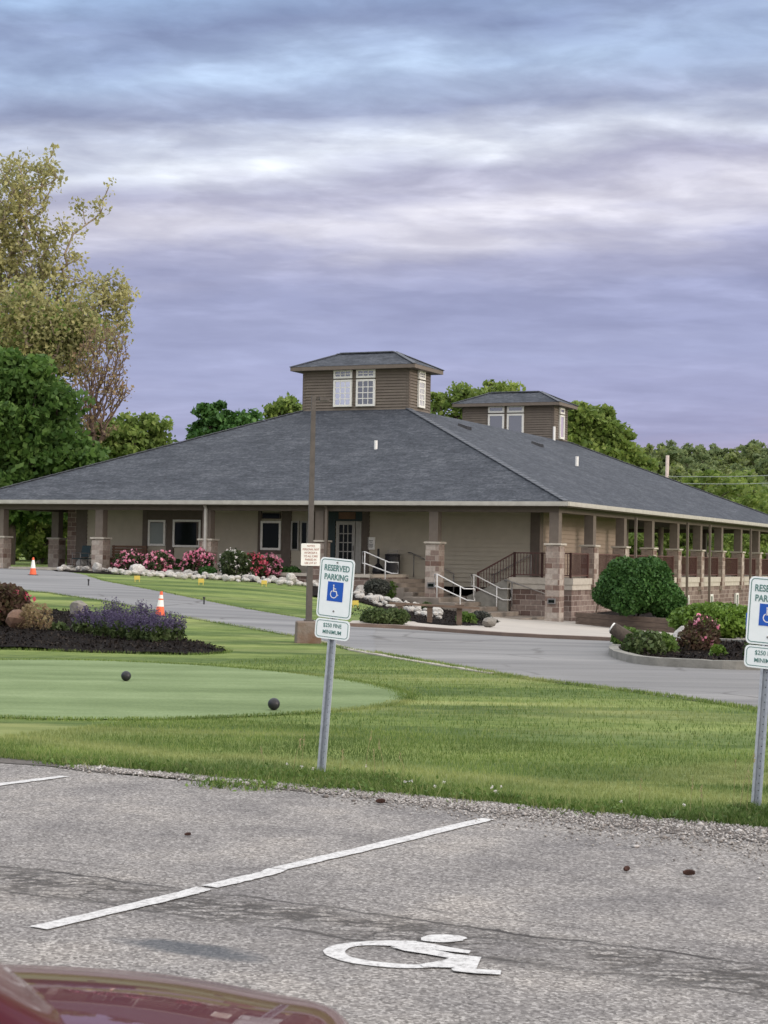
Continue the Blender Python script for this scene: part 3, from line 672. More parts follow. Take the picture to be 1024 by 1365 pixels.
for q, h in [((390, 1036), .28), ((402, 1034), .30), ((487, 1034), .33), ((500, 1040), .22), ((512, 1040), .30), ((352, 1030), .2), ((452, 1040), .22), ((540, 1040), .2), ((985, 1086), .42), ((995, 1090), .3), ((920, 1088), .25), ((938, 1090), .2), ((851, 1080), .2), ((978, 1080), .34), ((1040, 1100), .3)]:
    g = ground(*q); a, b_ = random.uniform(-.25, .25), random.uniform(-.1, .1)
    mb.tube([g, g + Vector((a * h * .3, b_ * h, h * .5)), g + Vector((a * h, b_ * h, h))], [.0022, .0018, .001], 'straw', 4)
    for k in range(7): t = Vector((g.x + a * h, g.y + b_ * h, h - k * .012)); mb.quad([t, t + Vector((random.uniform(-.014, .014), 0, .012)), t + Vector((random.uniform(-.01, .01), .004, .018))], 'straw')
o = mb.build('grass_stalks', None, recalc=False); o['kind'] = 'stuff'

exec_later = []
# ------------------------------------------------------------------ clubhouse
FL = 1.04
club = empty('clubhouse', C0, (0, 0, -TH), 'long brown and beige single storey clubhouse with hipped slate roof and stone pillared porch', 'building')
def ub(mb, u0, u1, v0, v1, z0, z1, m): mb.box(-u0, -u1, v0, v1, z0, z1, m)
U0E, U1E, V0E, V1E = -.6, 26.3, -.6, 42.5; ZE = 3.82; FU0, FU1, FV0, FV1 = 10.28, 15.5, 10.0, 31.9; ZT = 8.24
def W(u, v, z): return (-u, v, z)
mb = MB(); e = [W(U0E, V0E, ZE), W(U1E, V0E, ZE), W(U1E, V1E, ZE), W(U0E, V1E, ZE)]; t = [W(FU0, FV0, ZT), W(FU1, FV0, ZT), W(FU1, FV1, ZT), W(FU0, FV1, ZT)]
for i in range(4): j = (i + 1) % 4; mb.quad([e[i], e[j], t[j], t[i]], 'shingles')
mb.quad(t, 'shingles')
roof = mb.build('roof', club, recalc=False)
for p in roof.data.polygons:
    if p.normal.z < 0: p.flip()
# rebuild uv is unaffected by flips; hip ridge caps
def beam(mb, a, b, w, h, m):
    a, b = Vector(a), Vector(b); d = (b - a).normalized(); s = d.cross(Vector((0, 0, 1))); s.normalize(); n = s.cross(d); s = s * w / 2; n = n * h / 2
    mb.hexa([a - s - n, a + s - n, b + s - n, b - s - n, a - s + n, a + s + n, b + s + n, b - s + n], m)
for i in range(4):
    a, b = Vector(e[i]), Vector(t[i]); n = 40; mb = MB()
    for k in range(n): p = a.lerp(b, k / n); q = a.lerp(b, (k + 1.08) / n); beam(mb, p + Vector((0, 0, .03)), q + Vector((0, 0, .012)), .24, .03, 'ridge')
    mb.build('ridge_cap', roof)
mb = MB(); T_ = .05
ub(mb, U0E, U1E, V0E, V0E + T_, 3.62, 3.80, 'trim_brown'); ub(mb, U0E, U1E, V1E - T_, V1E, 3.62, 3.80, 'trim_brown')
ub(mb, U0E, U0E + T_, V0E + T_, V1E - T_, 3.62, 3.80, 'trim_brown'); ub(mb, U1E - T_, U1E, V0E + T_, V1E - T_, 3.62, 3.80, 'trim_brown')
mb.build('fascia', club)
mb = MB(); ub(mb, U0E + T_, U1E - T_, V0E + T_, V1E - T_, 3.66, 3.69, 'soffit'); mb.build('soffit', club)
def gutter(u0, u1, v0, v1):
    mb = MB(); ub(mb, u0, u1, v0, v1, 3.70, 3.815, 'gutter'); ub(mb, u0 + .004, u1 - .004, v0 + .004, v1 - .004, 3.66, 3.70, 'gutter'); mb.build('gutter', club)
gutter(U0E - .11, U1E + .11, V0E - .12, V0E - .003); gutter(U0E - .12, U0E - .003, V0E, V1E); gutter(U1E + .003, U1E + .12, V0E, V1E)
mb = MB(); ub(mb, -.17, 25.6, -.15, .15, 3.44, 3.655, 'trim_brown'); ub(mb, -.15, .15, .153, 41.6, 3.44, 3.655, 'trim_brown'); ub(mb, 24.25, 24.55, .153, 41.6, 3.44, 3.655, 'trim_brown')
ub(mb, .153, 24.2, 41.1, 41.4, 3.44, 3.655, 'trim_brown'); mb.build('porch_beam', club)
# columns
def column(u, v, zb, zf=None):
    c = None
    mb = MB(); w = .27; ub(mb, u - w, u + w, v - w, v + w, zb, 2.24, 'block'); c = mb.build('column', club)
    mb = MB(); ub(mb, u - .33, u + .33, v - .33, v + .33, 2.243, 2.315, 'cream'); mb.build('cap', c, bevel=.008)
    mb = MB(); ub(mb, u - .18, u + .18, v - .18, v + .18, 2.318, 3.437, 'post_brown'); mb.build('post', c)
for u in (0, 4.73, 9.49, 14.47, 19.5, 24.4):
    P = BW(u, 0); column(u, 0, gz(P.x, P.y) - .3)
for k in range(1, 11): column(0, 4.11 * k, FL - .6)
for k in range(1, 11): P = BW(24.4, 4.11 * k); column(24.4, 4.11 * k * .97, gz(P.x, P.y) - .3)
for u in (4.9, 9.8, 14.7, 19.6): column(u, 41.1, FL - .3)
for u, v in ((8, 24.6), (8, 33), (16, 24.6), (16, 33)): mb = MB(); ub(mb, u - .18, u + .18, v - .18, v + .18, FL, 3.655, 'trim_brown'); mb.build('inner_post', club)
# walls with lapped boards
def lap(mb, p, q, z0, z1, m, bh=.17, out=.05):
    p, q = Vector(p), Vector(q); d = (q - p).normalized(); n = Vector((d.y, -d.x, 0)); z = z0
    while z < z1 - .01:
        t_ = min(z + bh, z1); a, b = p + n * out, q + n * out
        mb.quad([(a.x, a.y, z), (b.x, b.y, z), (q.x, q.y, t_), (p.x, p.y, t_)], m); mb.quad([(p.x, p.y, z), (q.x, q.y, z), (b.x, b.y, z), (a.x, a.y, z)], m); z = t_
WU0, WU1, WV, WB = 1.86, 23.0, 3.5, 15.3
mb = MB(); ub(mb, WU0 + .02, WU1 - .02, WV + .02, WB - .02, .6, 3.655, 'siding_beige')
lap(mb, (-WU1, WV, 0), (-WU0, WV, 0), .8, 3.655, 'siding_beige'); mb.build('wall', club, recalc=False)
mb = MB(); lap(mb, (-WU0, WV, 0), (-WU0, WB, 0), FL, 3.655, 'siding_tan'); mb.build('side_wall', club, recalc=False)
def pan(name, u0, u1, z0, z1, m, v=WV, d=.1, par=None):
    mb = MB(); ub(mb, u0, u1, v - d, v + .02, z0, z1, m); return mb.build(name, par or club)
# corner boards, surrounds
for q in ((WU0 - .06, WU0 + .33, WV - .065, WV + .33), (WU0 - .06, WU0 + .2, WB - .33, WB + .04), (WU1 - .5, WU1 + .04, WV - .065, WV + .4)): mb = MB(); ub(mb, *q, .8, 3.65, 'trim_brown'); mb.build('corner_board', club)
column_mb = MB(); ub(column_mb, WU1 + .05, WU1 + .50, WV - .05, WV + .6, .5, 3.65, 'block_wall'); column_mb.build('stone_pier', club)
s0, s1 = u_at(274, WV), u_at(191, WV)
pan('window_surround', s0, s0 + .42, .8, 3.65, 'trim_brown', d=.095); pan('window_surround', s1 - .22, s1 + .02, .8, 3.65, 'trim_brown', d=.095)
pan('window_surround', u_at(232, WV), u_at(222, WV), .8, 3.65, 'trim_brown', d=.095)
pan('window_surround', s0 + .425, s1 - .225, 3.0, 3.65, 'trim_brown', d=.085)
s0, s1 = u_at(388, WV), u_at(345, WV)
pan('window_surround', s0, s0 + .42, .8, 3.65, 'trim_brown', d=.095); pan('window_surround', s1 - .1, s1 + .03, 1.75, 3.65, 'trim_brown', d=.095)
pan('window_surround', s0 + .425, s1 - .105, 1.75, 1.95, 'trim_brown', d=.085)
def window(u0, u1, z0, z1, glass, v=WV, fw=.09, cols=0, rows=0, par=None, frame='white_frame', axis='v', d=.115):
    """frame bars round a pane; axis 'v': faces the front, 'u': faces the side at u=v"""
    mb = MB(); d1, d2 = v - d, v - .022
    def bx(mb, a0, a1, z0, z1, m, q0=d1, q1=d2):
        if axis == 'v': ub(mb, a0, a1, q0, q1, z0, z1, m)
        else: ub(mb, q0, q1, a0, a1, z0, z1, m)
    bx(mb, u0, u1, z0, z0 + fw, frame); bx(mb, u0, u1, z1 - fw, z1, frame); bx(mb, u0, u0 + fw, z0 + fw, z1 - fw, frame); bx(mb, u1 - fw, u1, z0 + fw, z1 - fw, frame)
    for i in range(1, cols): x = u0 + fw + (u1 - u0 - 2 * fw) * i / cols; bx(mb, x - .018, x + .018, z0 + fw, z1 - fw, frame, d1 + .012, d2)
    for i in range(1, rows): z = z0 + fw + (z1 - z0 - 2 * fw) * i / rows; bx(mb, u0 + fw, u1 - fw, z - .018, z + .018, frame, d1 + .010, d2 - .002)
    w = mb.build('window', par or club)
    mb = MB(); bx(mb, u0 + fw, u1 - fw, z0 + fw, z1 - fw, glass, d1 + .03, d2 + .012); mb.build('pane', w)
    return w
window(u_at(221, WV), u_at(198, WV), 2.02, 3.12, 'glass_blind'); window(u_at(268, WV), u_at(231, WV), 1.98, 3.14, 'glass_dark')
window(u_at(375, WV), u_at(348, WV), 1.92, 3.12, 'glass_dark'); window(u_at(374, WV), u_at(349, WV), 3.2, 3.46, 'glass_dark', fw=.03, frame='trim_brown')
window(u_at(399, WV), u_at(388.5, WV), 1.92, 3.12, 'glass_dark', fw=.06, frame='door_white'); window(u_at(411, WV), u_at(401, WV), 1.92, 3.12, 'glass_dark', fw=.06, frame='door_white')
pan('window_surround', u_at(436, WV), u_at(412, WV), .9, 3.65, 'trim_brown', d=.09)
# entry door with sidelight, deep dark surround
pan('door_surround', u_at(447, WV), u_at(436, WV), FL, 3.65, 'teal', d=.085); pan('door_surround', u_at(492, WV), u_at(483, WV), FL, 3.65, 'trim_brown', d=.09)
pan('door_surround', u_at(483, WV), u_at(447, WV), 3.14, 3.65, 'teal', d=.085)
def french(u0, u1, name, cols):
    d = window(u0, u1, FL + .02, 3.12, 'glass_dark', fw=.13, cols=cols, rows=5, frame='door_white', d=.125); d.name = name; d.children[0].name = 'pane'
    return d
dr = french(u_at(474, WV), u_at(449, WV), 'door', 3); french(u_at(482.5, WV), u_at(475, WV), 'sidelight', 1)
mb = MB(); ub(mb, u_at(473, WV), u_at(471.5, WV), WV - .18, WV - .12, 1.95, 2.15, 'grey_metal'); mb.build('handle', dr)
pan('entry_sign', u_at(474, WV), u_at(452, WV), 3.22, 3.50, 'wood_bench', d=.12)
# notice by the door
mb = MB(); a, b_ = u_at(500, WV), u_at(490.5, WV); ub(mb, a, b_, WV - .09, WV - .03, 2.0, 2.5, 'reflective_white'); nt_ = mb.build('notice', club)
mb = MB(); cu_, cv_ = (a + b_) / 2, WV - .096
for z, w in ((2.36, .09), (2.30, .06), (2.22, .10), (2.18, .08), (2.14, .10), (2.10, .07)): ub(mb, cu_ - w, cu_ + w, cv_, cv_ + .005, z - .012, z + .012, 'grey_metal')
mb.build('printing', nt_)
# cupolas
def cupola(v0, v1, zb, zt, ug0, ug1, wins, glassset, pipe=None):
    mb = MB(); ub(mb, ug0 + .02, ug1 - .02, v0 + .02, v1 - .02, zb, zt, 'siding_brown')
    lap(mb, (-ug1, v0, 0), (-ug0, v0, 0), zb, zt, 'siding_brown', .13); lap(mb, (-ug0, v0, 0), (-ug0, v1, 0), zb, zt, 'siding_brown', .13)
    c = mb.build('cupola', club, recalc=False)
    for (a, b2, c_, d) in ((ug0 - .03, ug0 + .13, v0 - .035, v0 + .13), (ug1 - .13, ug1 + .03, v0 - .035, v0 + .13), (ug0 - .03, ug0 + .13, v1 - .13, v1 + .03)): mb = MB(); ub(mb, a, b2, c_, d, zb, zt - .01, 'trim_brown'); mb.build('corner_trim', c)
    mb = MB(); ub(mb, ug0 - .04, ug1 + .04, v0 - .06, v0 - .04, zb + .02 + .1, zb + .22, 'gutter'); mb.build('flashing', c)
    o = .47; a0, a1, b0, b1 = ug0 - o, ug1 + o, v0 - o, v1 + o; hd = (b1 - b0) / 2; ze = zt + .12; zr = ze + hd * .44
    mb = MB(); E4 = [W(a0, b0, ze), W(a1, b0, ze), W(a1, b1, ze), W(a0, b1, ze)]; r0, r1 = W(a0 + hd, b0 + hd, zr), W(a1 - hd, b0 + hd, zr)
    mb.quad([E4[0], E4[1], r1, r0], 'shingles'); mb.quad([E4[2], E4[3], r0, r1], 'shingles'); mb.quad([E4[1], E4[2], r1], 'shingles'); mb.quad([E4[3], E4[0], r0], 'shingles')
    beam(mb, Vector(r0) + Vector((-.1, 0, .03)), Vector(r1) + Vector((.1, 0, .03)), .26, .05, 'ridge')
    for x, y in ((E4[0], r0), (E4[1], r1), (E4[2], r1), (E4[3], r0)): beam(mb, Vector(x) + Vector((0, 0, .02)), Vector(y) + Vector((0, 0, .02)), .2, .03, 'ridge')
    rf = mb.build('cupola_roof', c)
    mb = MB(); ub(mb, a0 + .012, a1 - .012, b0 + .012, b1 - .012, zt - .05, ze - .004, 'post_brown'); mb.build('eave', c)
    for (x0, x1, z0, z1, g, nc, nr, ax, pl) in wins: window(x0, x1, z0, z1, g, v=pl, fw=.10 if nc < 3 else .09, cols=nc, rows=nr, par=c, axis=ax)
    return c
cupola(10.0, 12.35, 7.95, 10.05, 10.27, 15.45, [(12.99, 13.90, 8.38, 9.58, 'glass_sky', 3, 4, 'v', 9.98), (11.86, 12.78, 8.38, 9.58, 'glass_half', 3, 4, 'v', 9.98),
    (12.99, 13.90, 9.64, 10.03, 'glass_half', 3, 2, 'v', 9.98), (11.86, 12.78, 9.64, 10.03, 'glass_half', 3, 2, 'v', 9.98),
    (10.85, 11.55, 8.38, 9.58, 'glass_sky', 3, 4, 'u', 10.25), (10.85, 11.55, 9.64, 10.0, 'glass_half', 3, 2, 'u', 10.25)], 0)
c2 = cupola(29.5, 31.75, 7.6, 10.08, 10.25, 15.5, [(13.05, 13.98, 8.40, 9.62, 'glass_half', 1, 1, 'v', 29.48), (11.92, 12.88, 8.40, 9.62, 'glass_half', 1, 1, 'v', 29.48),
    (13.05, 13.98, 9.69, 10.07, 'glass_half', 1, 1, 'v', 29.48), (11.92, 12.88, 9.69, 10.07, 'glass_half', 1, 1, 'v', 29.48),
    (30.25, 31.0, 8.3, 9.6, 'glass_sky', 1, 1, 'u', 10.23), (30.25, 31.0, 9.66, 10.0, 'glass_half', 1, 1, 'u', 10.23)], 0)
# roof vents
for (u, v, z) in ((9.53, 5.0, 6.1),):
    mb = MB(); mb.tube([W(u, v, z), W(u, v, z + .40)], .07, 'white_metal', 12); mb.build('vent_pipe', roof)
mb = MB(); P = W(5.0, 17.6, 6.1); mb.tube([P, (P[0], P[1], P[2] + .45)], .08, 'white_metal', 12); mb.build('vent_pipe', roof)
mb = MB(); P = W(10.0, 28.9, 8.1); mb.tube([P, (P[0], P[1], P[2] + .75)], .07, 'white_metal', 12); mb.build('vent_pipe', roof)
for (u, v) in ((8.6, 12.5), (7.9, 20.3)):
    z = ZE + (u + .6) * (ZT - ZE) / (FU0 + .6); mb = MB(); mb.hexa([W(u - .22, v - .3, z - .1), W(u + .22, v - .3, z + .08), W(u + .22, v + .3, z + .08), W(u - .22, v + .3, z - .1), W(u - .22, v - .25, z + .06), W(u + .22, v - .25, z + .2), W(u + .22, v + .25, z + .2), W(u - .22, v + .25, z + .06)], 'black_plastic'); mb.build('roof_vent', roof)
# downspouts
def spout(u, v, m, zb=None, r=.05):
    P = BW(u, v); zb = gz(P.x, P.y) if zb is None else zb; mb = MB(); ub(mb, u - r, u + r, v - r, v + r, zb, 3.5, m); beam(mb, W(u, v, 3.5), W(u if v > 0 else u, v - (.15 if v < 0 else 0), 3.68), .08, .08, m); mb.build('downspout', club)
for v in (8.6, 16.8, 20.9, 29.4): spout(-.5, v, 'post_brown')
spout(u_at(273, -.35), -.35, 'gutter'); spout(u_at(434, -.35), -.35, 'post_brown')
# porch floor blocks: entrance terrace, side deck
mb = MB(); ub(mb, 7.3, 23.9, -.15, WV, -.3, FL - .12, 'block_wall'); ub(mb, 7.3, 23.9, -.2, WV, FL - .118, FL, 'cream'); mb.build('terrace', club)
mb = MB(); ub(mb, -.12, 2.28, 1.6, 41.4, -1.8, .60, 'block_wall'); ub(mb, 2.28, 24.3, 15.4, 41.4, -1.8, .60, 'block_wall'); deck = mb.build('foundation', club)
mb = MB(); ub(mb, -.16, 2.31, 1.56, 41.44, .603, .80, 'cream'); ub(mb, -.20, 2.34, 1.52, 41.48, .803, FL, 'cream'); ub(mb, 2.35, 24.3, 15.4, 41.4, .603, FL - .003, 'cream'); mb.build('deck_edge', club)
for v, g in ((18.0, 1), (22.5, 1), (13.9, 0), (27.8, 1)):
    window(v - .3, v + .3, -.62, .22, 'glass_blind', v=-.12, fw=.10, axis='u')
# stone steps: a thing
st = empty('stone_steps', C0, (0, 0, -TH), 'brown stone steps with two flights rising to the clubhouse door', 'steps')
LZ = .25
mb = MB(); ub(mb, 4.05, 5.5, -1.15, WV - .02, -.8, LZ, 'step_stone'); ub(mb, 3.75, 4.045, 1.62, WV - .02, -.8, LZ, 'step_stone'); mb.build('landing', st, bevel=.015)
for i in range(4):   # upper flight, towards the door
    z = LZ + (FL - LZ) * (i + 1) / 5; mb = MB(); ub(mb, 5.5 + .36 * i + .003 * i, 5.5 + .36 * (i + 1), -.25, WV - .03, -.8, z, 'step_stone'); mb.build('step', st, bevel=.015)
for i in range(4):   # lower flight; long treads fanning out to the walk
    z = LZ - .16 * (i + 1) - .005; u1 = 4.047 - .5 * i; u0 = [3.4, 2.7, 1.9, .75][i]; vf = -1.2 - .1 * i
    mb = MB(); ub(mb, u0, 4.045, vf, 1.5 - .003 * i, -.9, z, 'step_stone'); mb.build('step', st, bevel=.015)
for i in range(4):   # flight up to the side deck
    z = LZ + (FL - LZ) * (i + 1) / 5; mb = MB(); ub(mb, 3.74 - .35 * (i + 1), 3.74 - .35 * i - .003, 1.62, WV - .03, -.8, z, 'step_stone'); mb.build('step', st, bevel=.015)
mb = MB(); P0 = 3.9
mb.hexa([W(3.95, 1.36, -.5), W(2.33, 1.36, -.5), W(2.33, 1.5, -.5), W(3.95, 1.5, -.5), W(3.95, 1.36, .28), W(2.33, 1.36, 1.0), W(2.33, 1.5, 1.0), W(3.95, 1.5, .28)], 'kerb_stone'); mb.build('cheek_wall', st)
# deck railing (brown)
def rail(path, name='railing', z=FL, h=.92, bal=.12, posts=()):
    mb = MB()
    for (a, b) in zip(path, path[1:]):
        A, B_ = Vector(W(*a)), Vector(W(*b)); L = (B_ - A).length; n = max(2, int(L / bal)); 
        beam(mb, A + Vector((0, 0, h)), B_ + Vector((0, 0, h)), .07, .05, 'brown_metal'); beam(mb, A + Vector((0, 0, .10)), B_ + Vector((0, 0, .10)), .045, .045, 'brown_metal')
        for i in range(1, n): p = A.lerp(B_, i / n); mb.box(p.x - .011, p.x + .011, p.y - .011, p.y + .011, p.z + .10, p.z + h, 'brown_metal')
        for p in (A, B_): mb.box(p.x - .04, p.x + .04, p.y - .04, p.y + .04, p.z, p.z + h + .03, 'brown_metal')
    return mb.build(name, club)
rail([(3.66, 1.75, LZ), (2.2, 1.75, FL)]); rail([(2.2, 1.75, FL), (1.1, 1.75, FL), (-.02, 1.75, FL), ]); rail([(-.02, 1.75, FL), (-.02, 3.8, FL)])
for k in range(1, 10): rail([(-.02, 4.11 * k + .3, FL), (-.02, 4.11 * k + 3.8, FL)])
for k in range(4, 10): rail([(24.4, (4.11 * k + .3) * .97, FL), (24.4, (4.11 * k + 3.8) * .97, FL)])
# white handrails: things
def handrail(label, pt, z0, z1, run, mat='white_metal', up0=0, r=.024, group='handrails on the steps', lower=True, posts=(0, .62)):
    u, v = pt; h = empty('handrail', BW(u, v, 0), (0, 0, -TH), label, 'handrail', group)
    def Z(t): return z0 + (z1 - z0) * t
    mb = MB(); H = .86; L = .42
    top = [(-0.10, 0, z0 + L), (-.10, 0, z0 + H), (0, 0, z0 + H), (run * .72, 0, Z(.78) + H), (run, 0, Z(.78) + H), (run, 0, Z(.78) + L + .02), (run * .80, 0, Z(.78) + L + .02), (0, 0, z0 + L), (-.10, 0, z0 + L)] if lower else [(-.15, 0, z0 + H), (0, 0, z0 + H), (run, 0, z1 + H)]
    mb.tube(top, r, mat, 8); mb.build('rail', h, smooth_=True)
    for t in posts: mb = MB(); mb.tube([(run * t, 0, Z(t) - .06), (run * t, 0, Z(t) + H - .01)], r, mat, 8); mb.build('post', h, smooth_=True)
    return h
handrail('white tube handrail nearest the planting bed on the lower steps', (4.25, -.9), LZ, -.40, 1.5)
handrail('white tube handrail in the middle of the lower steps', (3.66, 1.3), LZ, -.40, 1.5)
handrail('white tube handrail beside the glazed entrance door', (7.62, 0), FL, .55, 1.4)
handrail('thin grey handrail against the beige wall behind the stone pillar', (7.12, 3.3), FL, LZ, 1.83, 'grey_metal', lower=False, posts=(.06, 1))
handrail('thin grey handrail in front of the block wall ending at the corner pillar', (2.28, 1.30), .05, -.45, 1.6, 'grey_metal', lower=False, posts=(.1,))
handrail('thin grey handrail behind the brown baluster railing', (3.6, 3.3), LZ, FL, 1.5, 'grey_metal', lower=False, posts=(0, 1))
# step lights on the two pillars
for (u, lab) in ((0, 'small dark step light box on the corner stone pillar'), (4.73, 'small dark step light box on the stone pillar beside the steps')):
    mb = MB(); z = {0: .12, 4.73: .60}[u]; ub(mb, u - .15, u + .15, -.35, -.273, z, z + .2, 'grey_metal'); ub(mb, u - .11, u + .11, -.36, -.352, z + .04, z + .15, 'glass_dark'); mb.build('step_light', club)
# trash bin, ash can, seats on the terrace
def bw(px, v, z=FL): return BW(u_at(px, v), v, z)
t = empty('trash_bin', bw(523, 2.9), (0, 0, 0), 'round black trash bin with grey lid against the beige wall', 'trash bin')
mb = MB(); mb.lathe([(.26, 0), (.29, .04), (.30, .70), (.28, .72)], 'black_plastic', 24); mb.build('bin_body', t, smooth_=False)
mb = MB(); mb.lathe([(.29, .722), (.31, .74), (.31, .78), (.26, .80)], 'black_plastic', 24); mb.box(-.2, .2, -.12, .12, .801, .83, 'grey_metal'); mb.box(-.2, -.17, -.12, .12, .83, .93, 'grey_metal'); mb.box(.17, .2, -.12, .12, .83, .93, 'grey_metal'); mb.box(-.2, .2, -.12, .12, .931, .955, 'grey_metal'); mb.build('lid', t)
t = empty('ash_stand', bw(504, 2.9), (0, 0, 0), 'slim black smoker ash stand left of the trash bin', 'ash stand')
mb = MB(); mb.lathe([(.20, 0), (.24, .05), (.22, .2), (.13, .34), (.05, .42), (.045, .95), (.05, .98), (.04, 1.0)], 'black_plastic', 16); mb.build('ash_stand_body', t, smooth_=True)
def chair(P, rot, label, m1, m2):
    t = empty('patio_chair', P, (0, 0, rot), label, 'chair', 'chairs on the terrace')
    mb = MB(); mb.box(-.27, .27, -.25, .25, .40, .45, m1); mb.build('seat', t, bevel=.01)
    mb = MB(); mb.hexa([(-.27, .22, .5), (.27, .22, .5), (.27, .27, .5), (-.27, .27, .5), (-.27, .32, .98), (.27, .32, .98), (.27, .36, .98), (-.27, .36, .98)], m1); mb.build('backrest', t, bevel=.01)
    for x in (-.25, .25):
        for y in (-.22, .24): mb = MB(); mb.tube([(x, y, 0), (x, y, .65 if y < 0 else .6)], .017, m2, 6); mb.build('leg', t)
        mb = MB(); mb.tube([(x, -.25, .66), (x, .27, .66)], .02, m2, 6); mb.build('armrest', t)
    return t
chair(bw(107, 1.4, 1.0), R(-40), 'dark teal patio chair by the stone pier at the left end of the porch', 'teal', 'grey_metal')
chair(bw(124, 2.4, 1.0), R(-75), 'black metal patio chair just left of the second stone pillar', 'black_plastic', 'black_plastic')
t = empty('wooden_bench', bw(168, 2.7, FL), (0, 0, -TH), 'brown wooden bench on the porch behind the pink azaleas', 'bench')
mb = MB(); mb.box(-.85, .85, -.25, .2, .42, .46, 'wood_bench'); mb.build('seat', t)
mb = MB()
for k in range(4): mb.box(-.85, .85, .2, .235, .52 + k * .12, .61 + k * .12, 'wood_bench')
mb.build('backrest', t)
for x in (-.8, .8): mb = MB(); mb.box(x - .04, x + .04, -.24, .24, 0, .42, 'wood_bench'); mb.box(x - .04, x + .04, .24, .29, 0, .98, 'wood_bench'); mb.build('leg', t)

# ------------------------------------------------------------------ flat text helper
def textmesh(s, size, mat, name, parent, loc, rot=(R(90), 0, 0), off=0.0, sx=1.0, align='CENTER'):
    cu = bpy.data.curves.new('txt', 'FONT'); cu.body = s; cu.size = size; cu.align_x = align; cu.align_y = 'CENTER'; cu.extrude = .0012; cu.offset = off
    ob = bpy.data.objects.new('txt', cu); COL.objects.link(ob); dg = bpy.context.evaluated_depsgraph_get(); me = bpy.data.meshes.new_from_object(ob.evaluated_get(dg))
    bpy.data.objects.remove(ob); bpy.data.curves.remove(cu); me.materials.clear(); me.materials.append(MATS[mat])
    o = bpy.data.objects.new(name, me); COL.objects.link(o); o.parent = parent; o.location = loc; o.rotation_euler = rot; o.scale = (sx, 1, 1); return o
def rrect(w, h, r, n=6):
    pts = []
    for cx, cz, a0 in ((w / 2 - r, h / 2 - r, 0), (-w / 2 + r, h / 2 - r, 90), (-w / 2 + r, -h / 2 + r, 180), (w / 2 - r, -h / 2 + r, 270)):
        for i in range(n + 1): a = R(a0 + 90 * i / n); pts.append((cx + r * math.cos(a), cz + r * math.sin(a)))
    return pts
def plate(name, parent, w, h, cz, y0, y1, r, mat):
    mb = MB(); p = rrect(w, h, r); n = len(p); mb.quad([(x, y0, z + cz) for x, z in p], mat); mb.quad([(x, y1, z + cz) for x, z in reversed(p)], mat)
    for i in range(n): a, b = p[i], p[(i + 1) % n]; mb.quad([(a[0], y0, a[1] + cz), (b[0], y0, b[1] + cz), (b[0], y1, b[1] + cz), (a[0], y1, a[1] + cz)], mat)
    return mb.build(name, parent)
def border(name, parent, w, h, cz, y, r, t, mat, inset):
    o_ = rrect(w - 2 * inset, h - 2 * inset, r); i_ = rrect(w - 2 * inset - 2 * t, h - 2 * inset - 2 * t, max(.003, r - t)); mb = MB(); n = len(o_)
    for k in range(n): l = (k + 1) % n; mb.quad([(o_[k][0], y, o_[k][1] + cz), (o_[l][0], y, o_[l][1] + cz), (i_[l][0], y, i_[l][1] + cz), (i_[k][0], y, i_[k][1] + cz)], mat)
    return mb.build(name, parent, recalc=False)
def wheelchair(name, parent, cx, cz, s, y, mat):
    mb = MB()
    def bar(a, b, w):
        a, b = Vector(a), Vector(b); d = (b - a).normalized(); n = Vector((-d.y, d.x)) * w / 2
        mb.quad([(cx + s * q.x, y, cz + s * q.y) for q in (a - n, b - n, b + n, a + n)], mat)
    n = 12; mb.quad([(cx + s * (-.12 + .1 * math.cos(2 * math.pi * i / n)), y, cz + s * (.80 + .1 * math.sin(2 * math.pi * i / n))) for i in range(n)], mat)
    bar((-.11, .66), (-.08, .0), .15); bar((-.1, .38), (.25, .38), .10); bar((-.08, .08), (.3, .08), .14); bar((.3, .14), (.45, -.42), .13); bar((.38, -.45), (.62, -.34), .11)
    ar = [(-.04 + .46 * math.cos(R(a)), -.28 + .46 * math.sin(R(a))) for a in range(118, 352, 13)]
    for a, b in zip(ar, ar[1:]): bar(a, b, .11)
    return mb.build(name, parent, recalc=False)
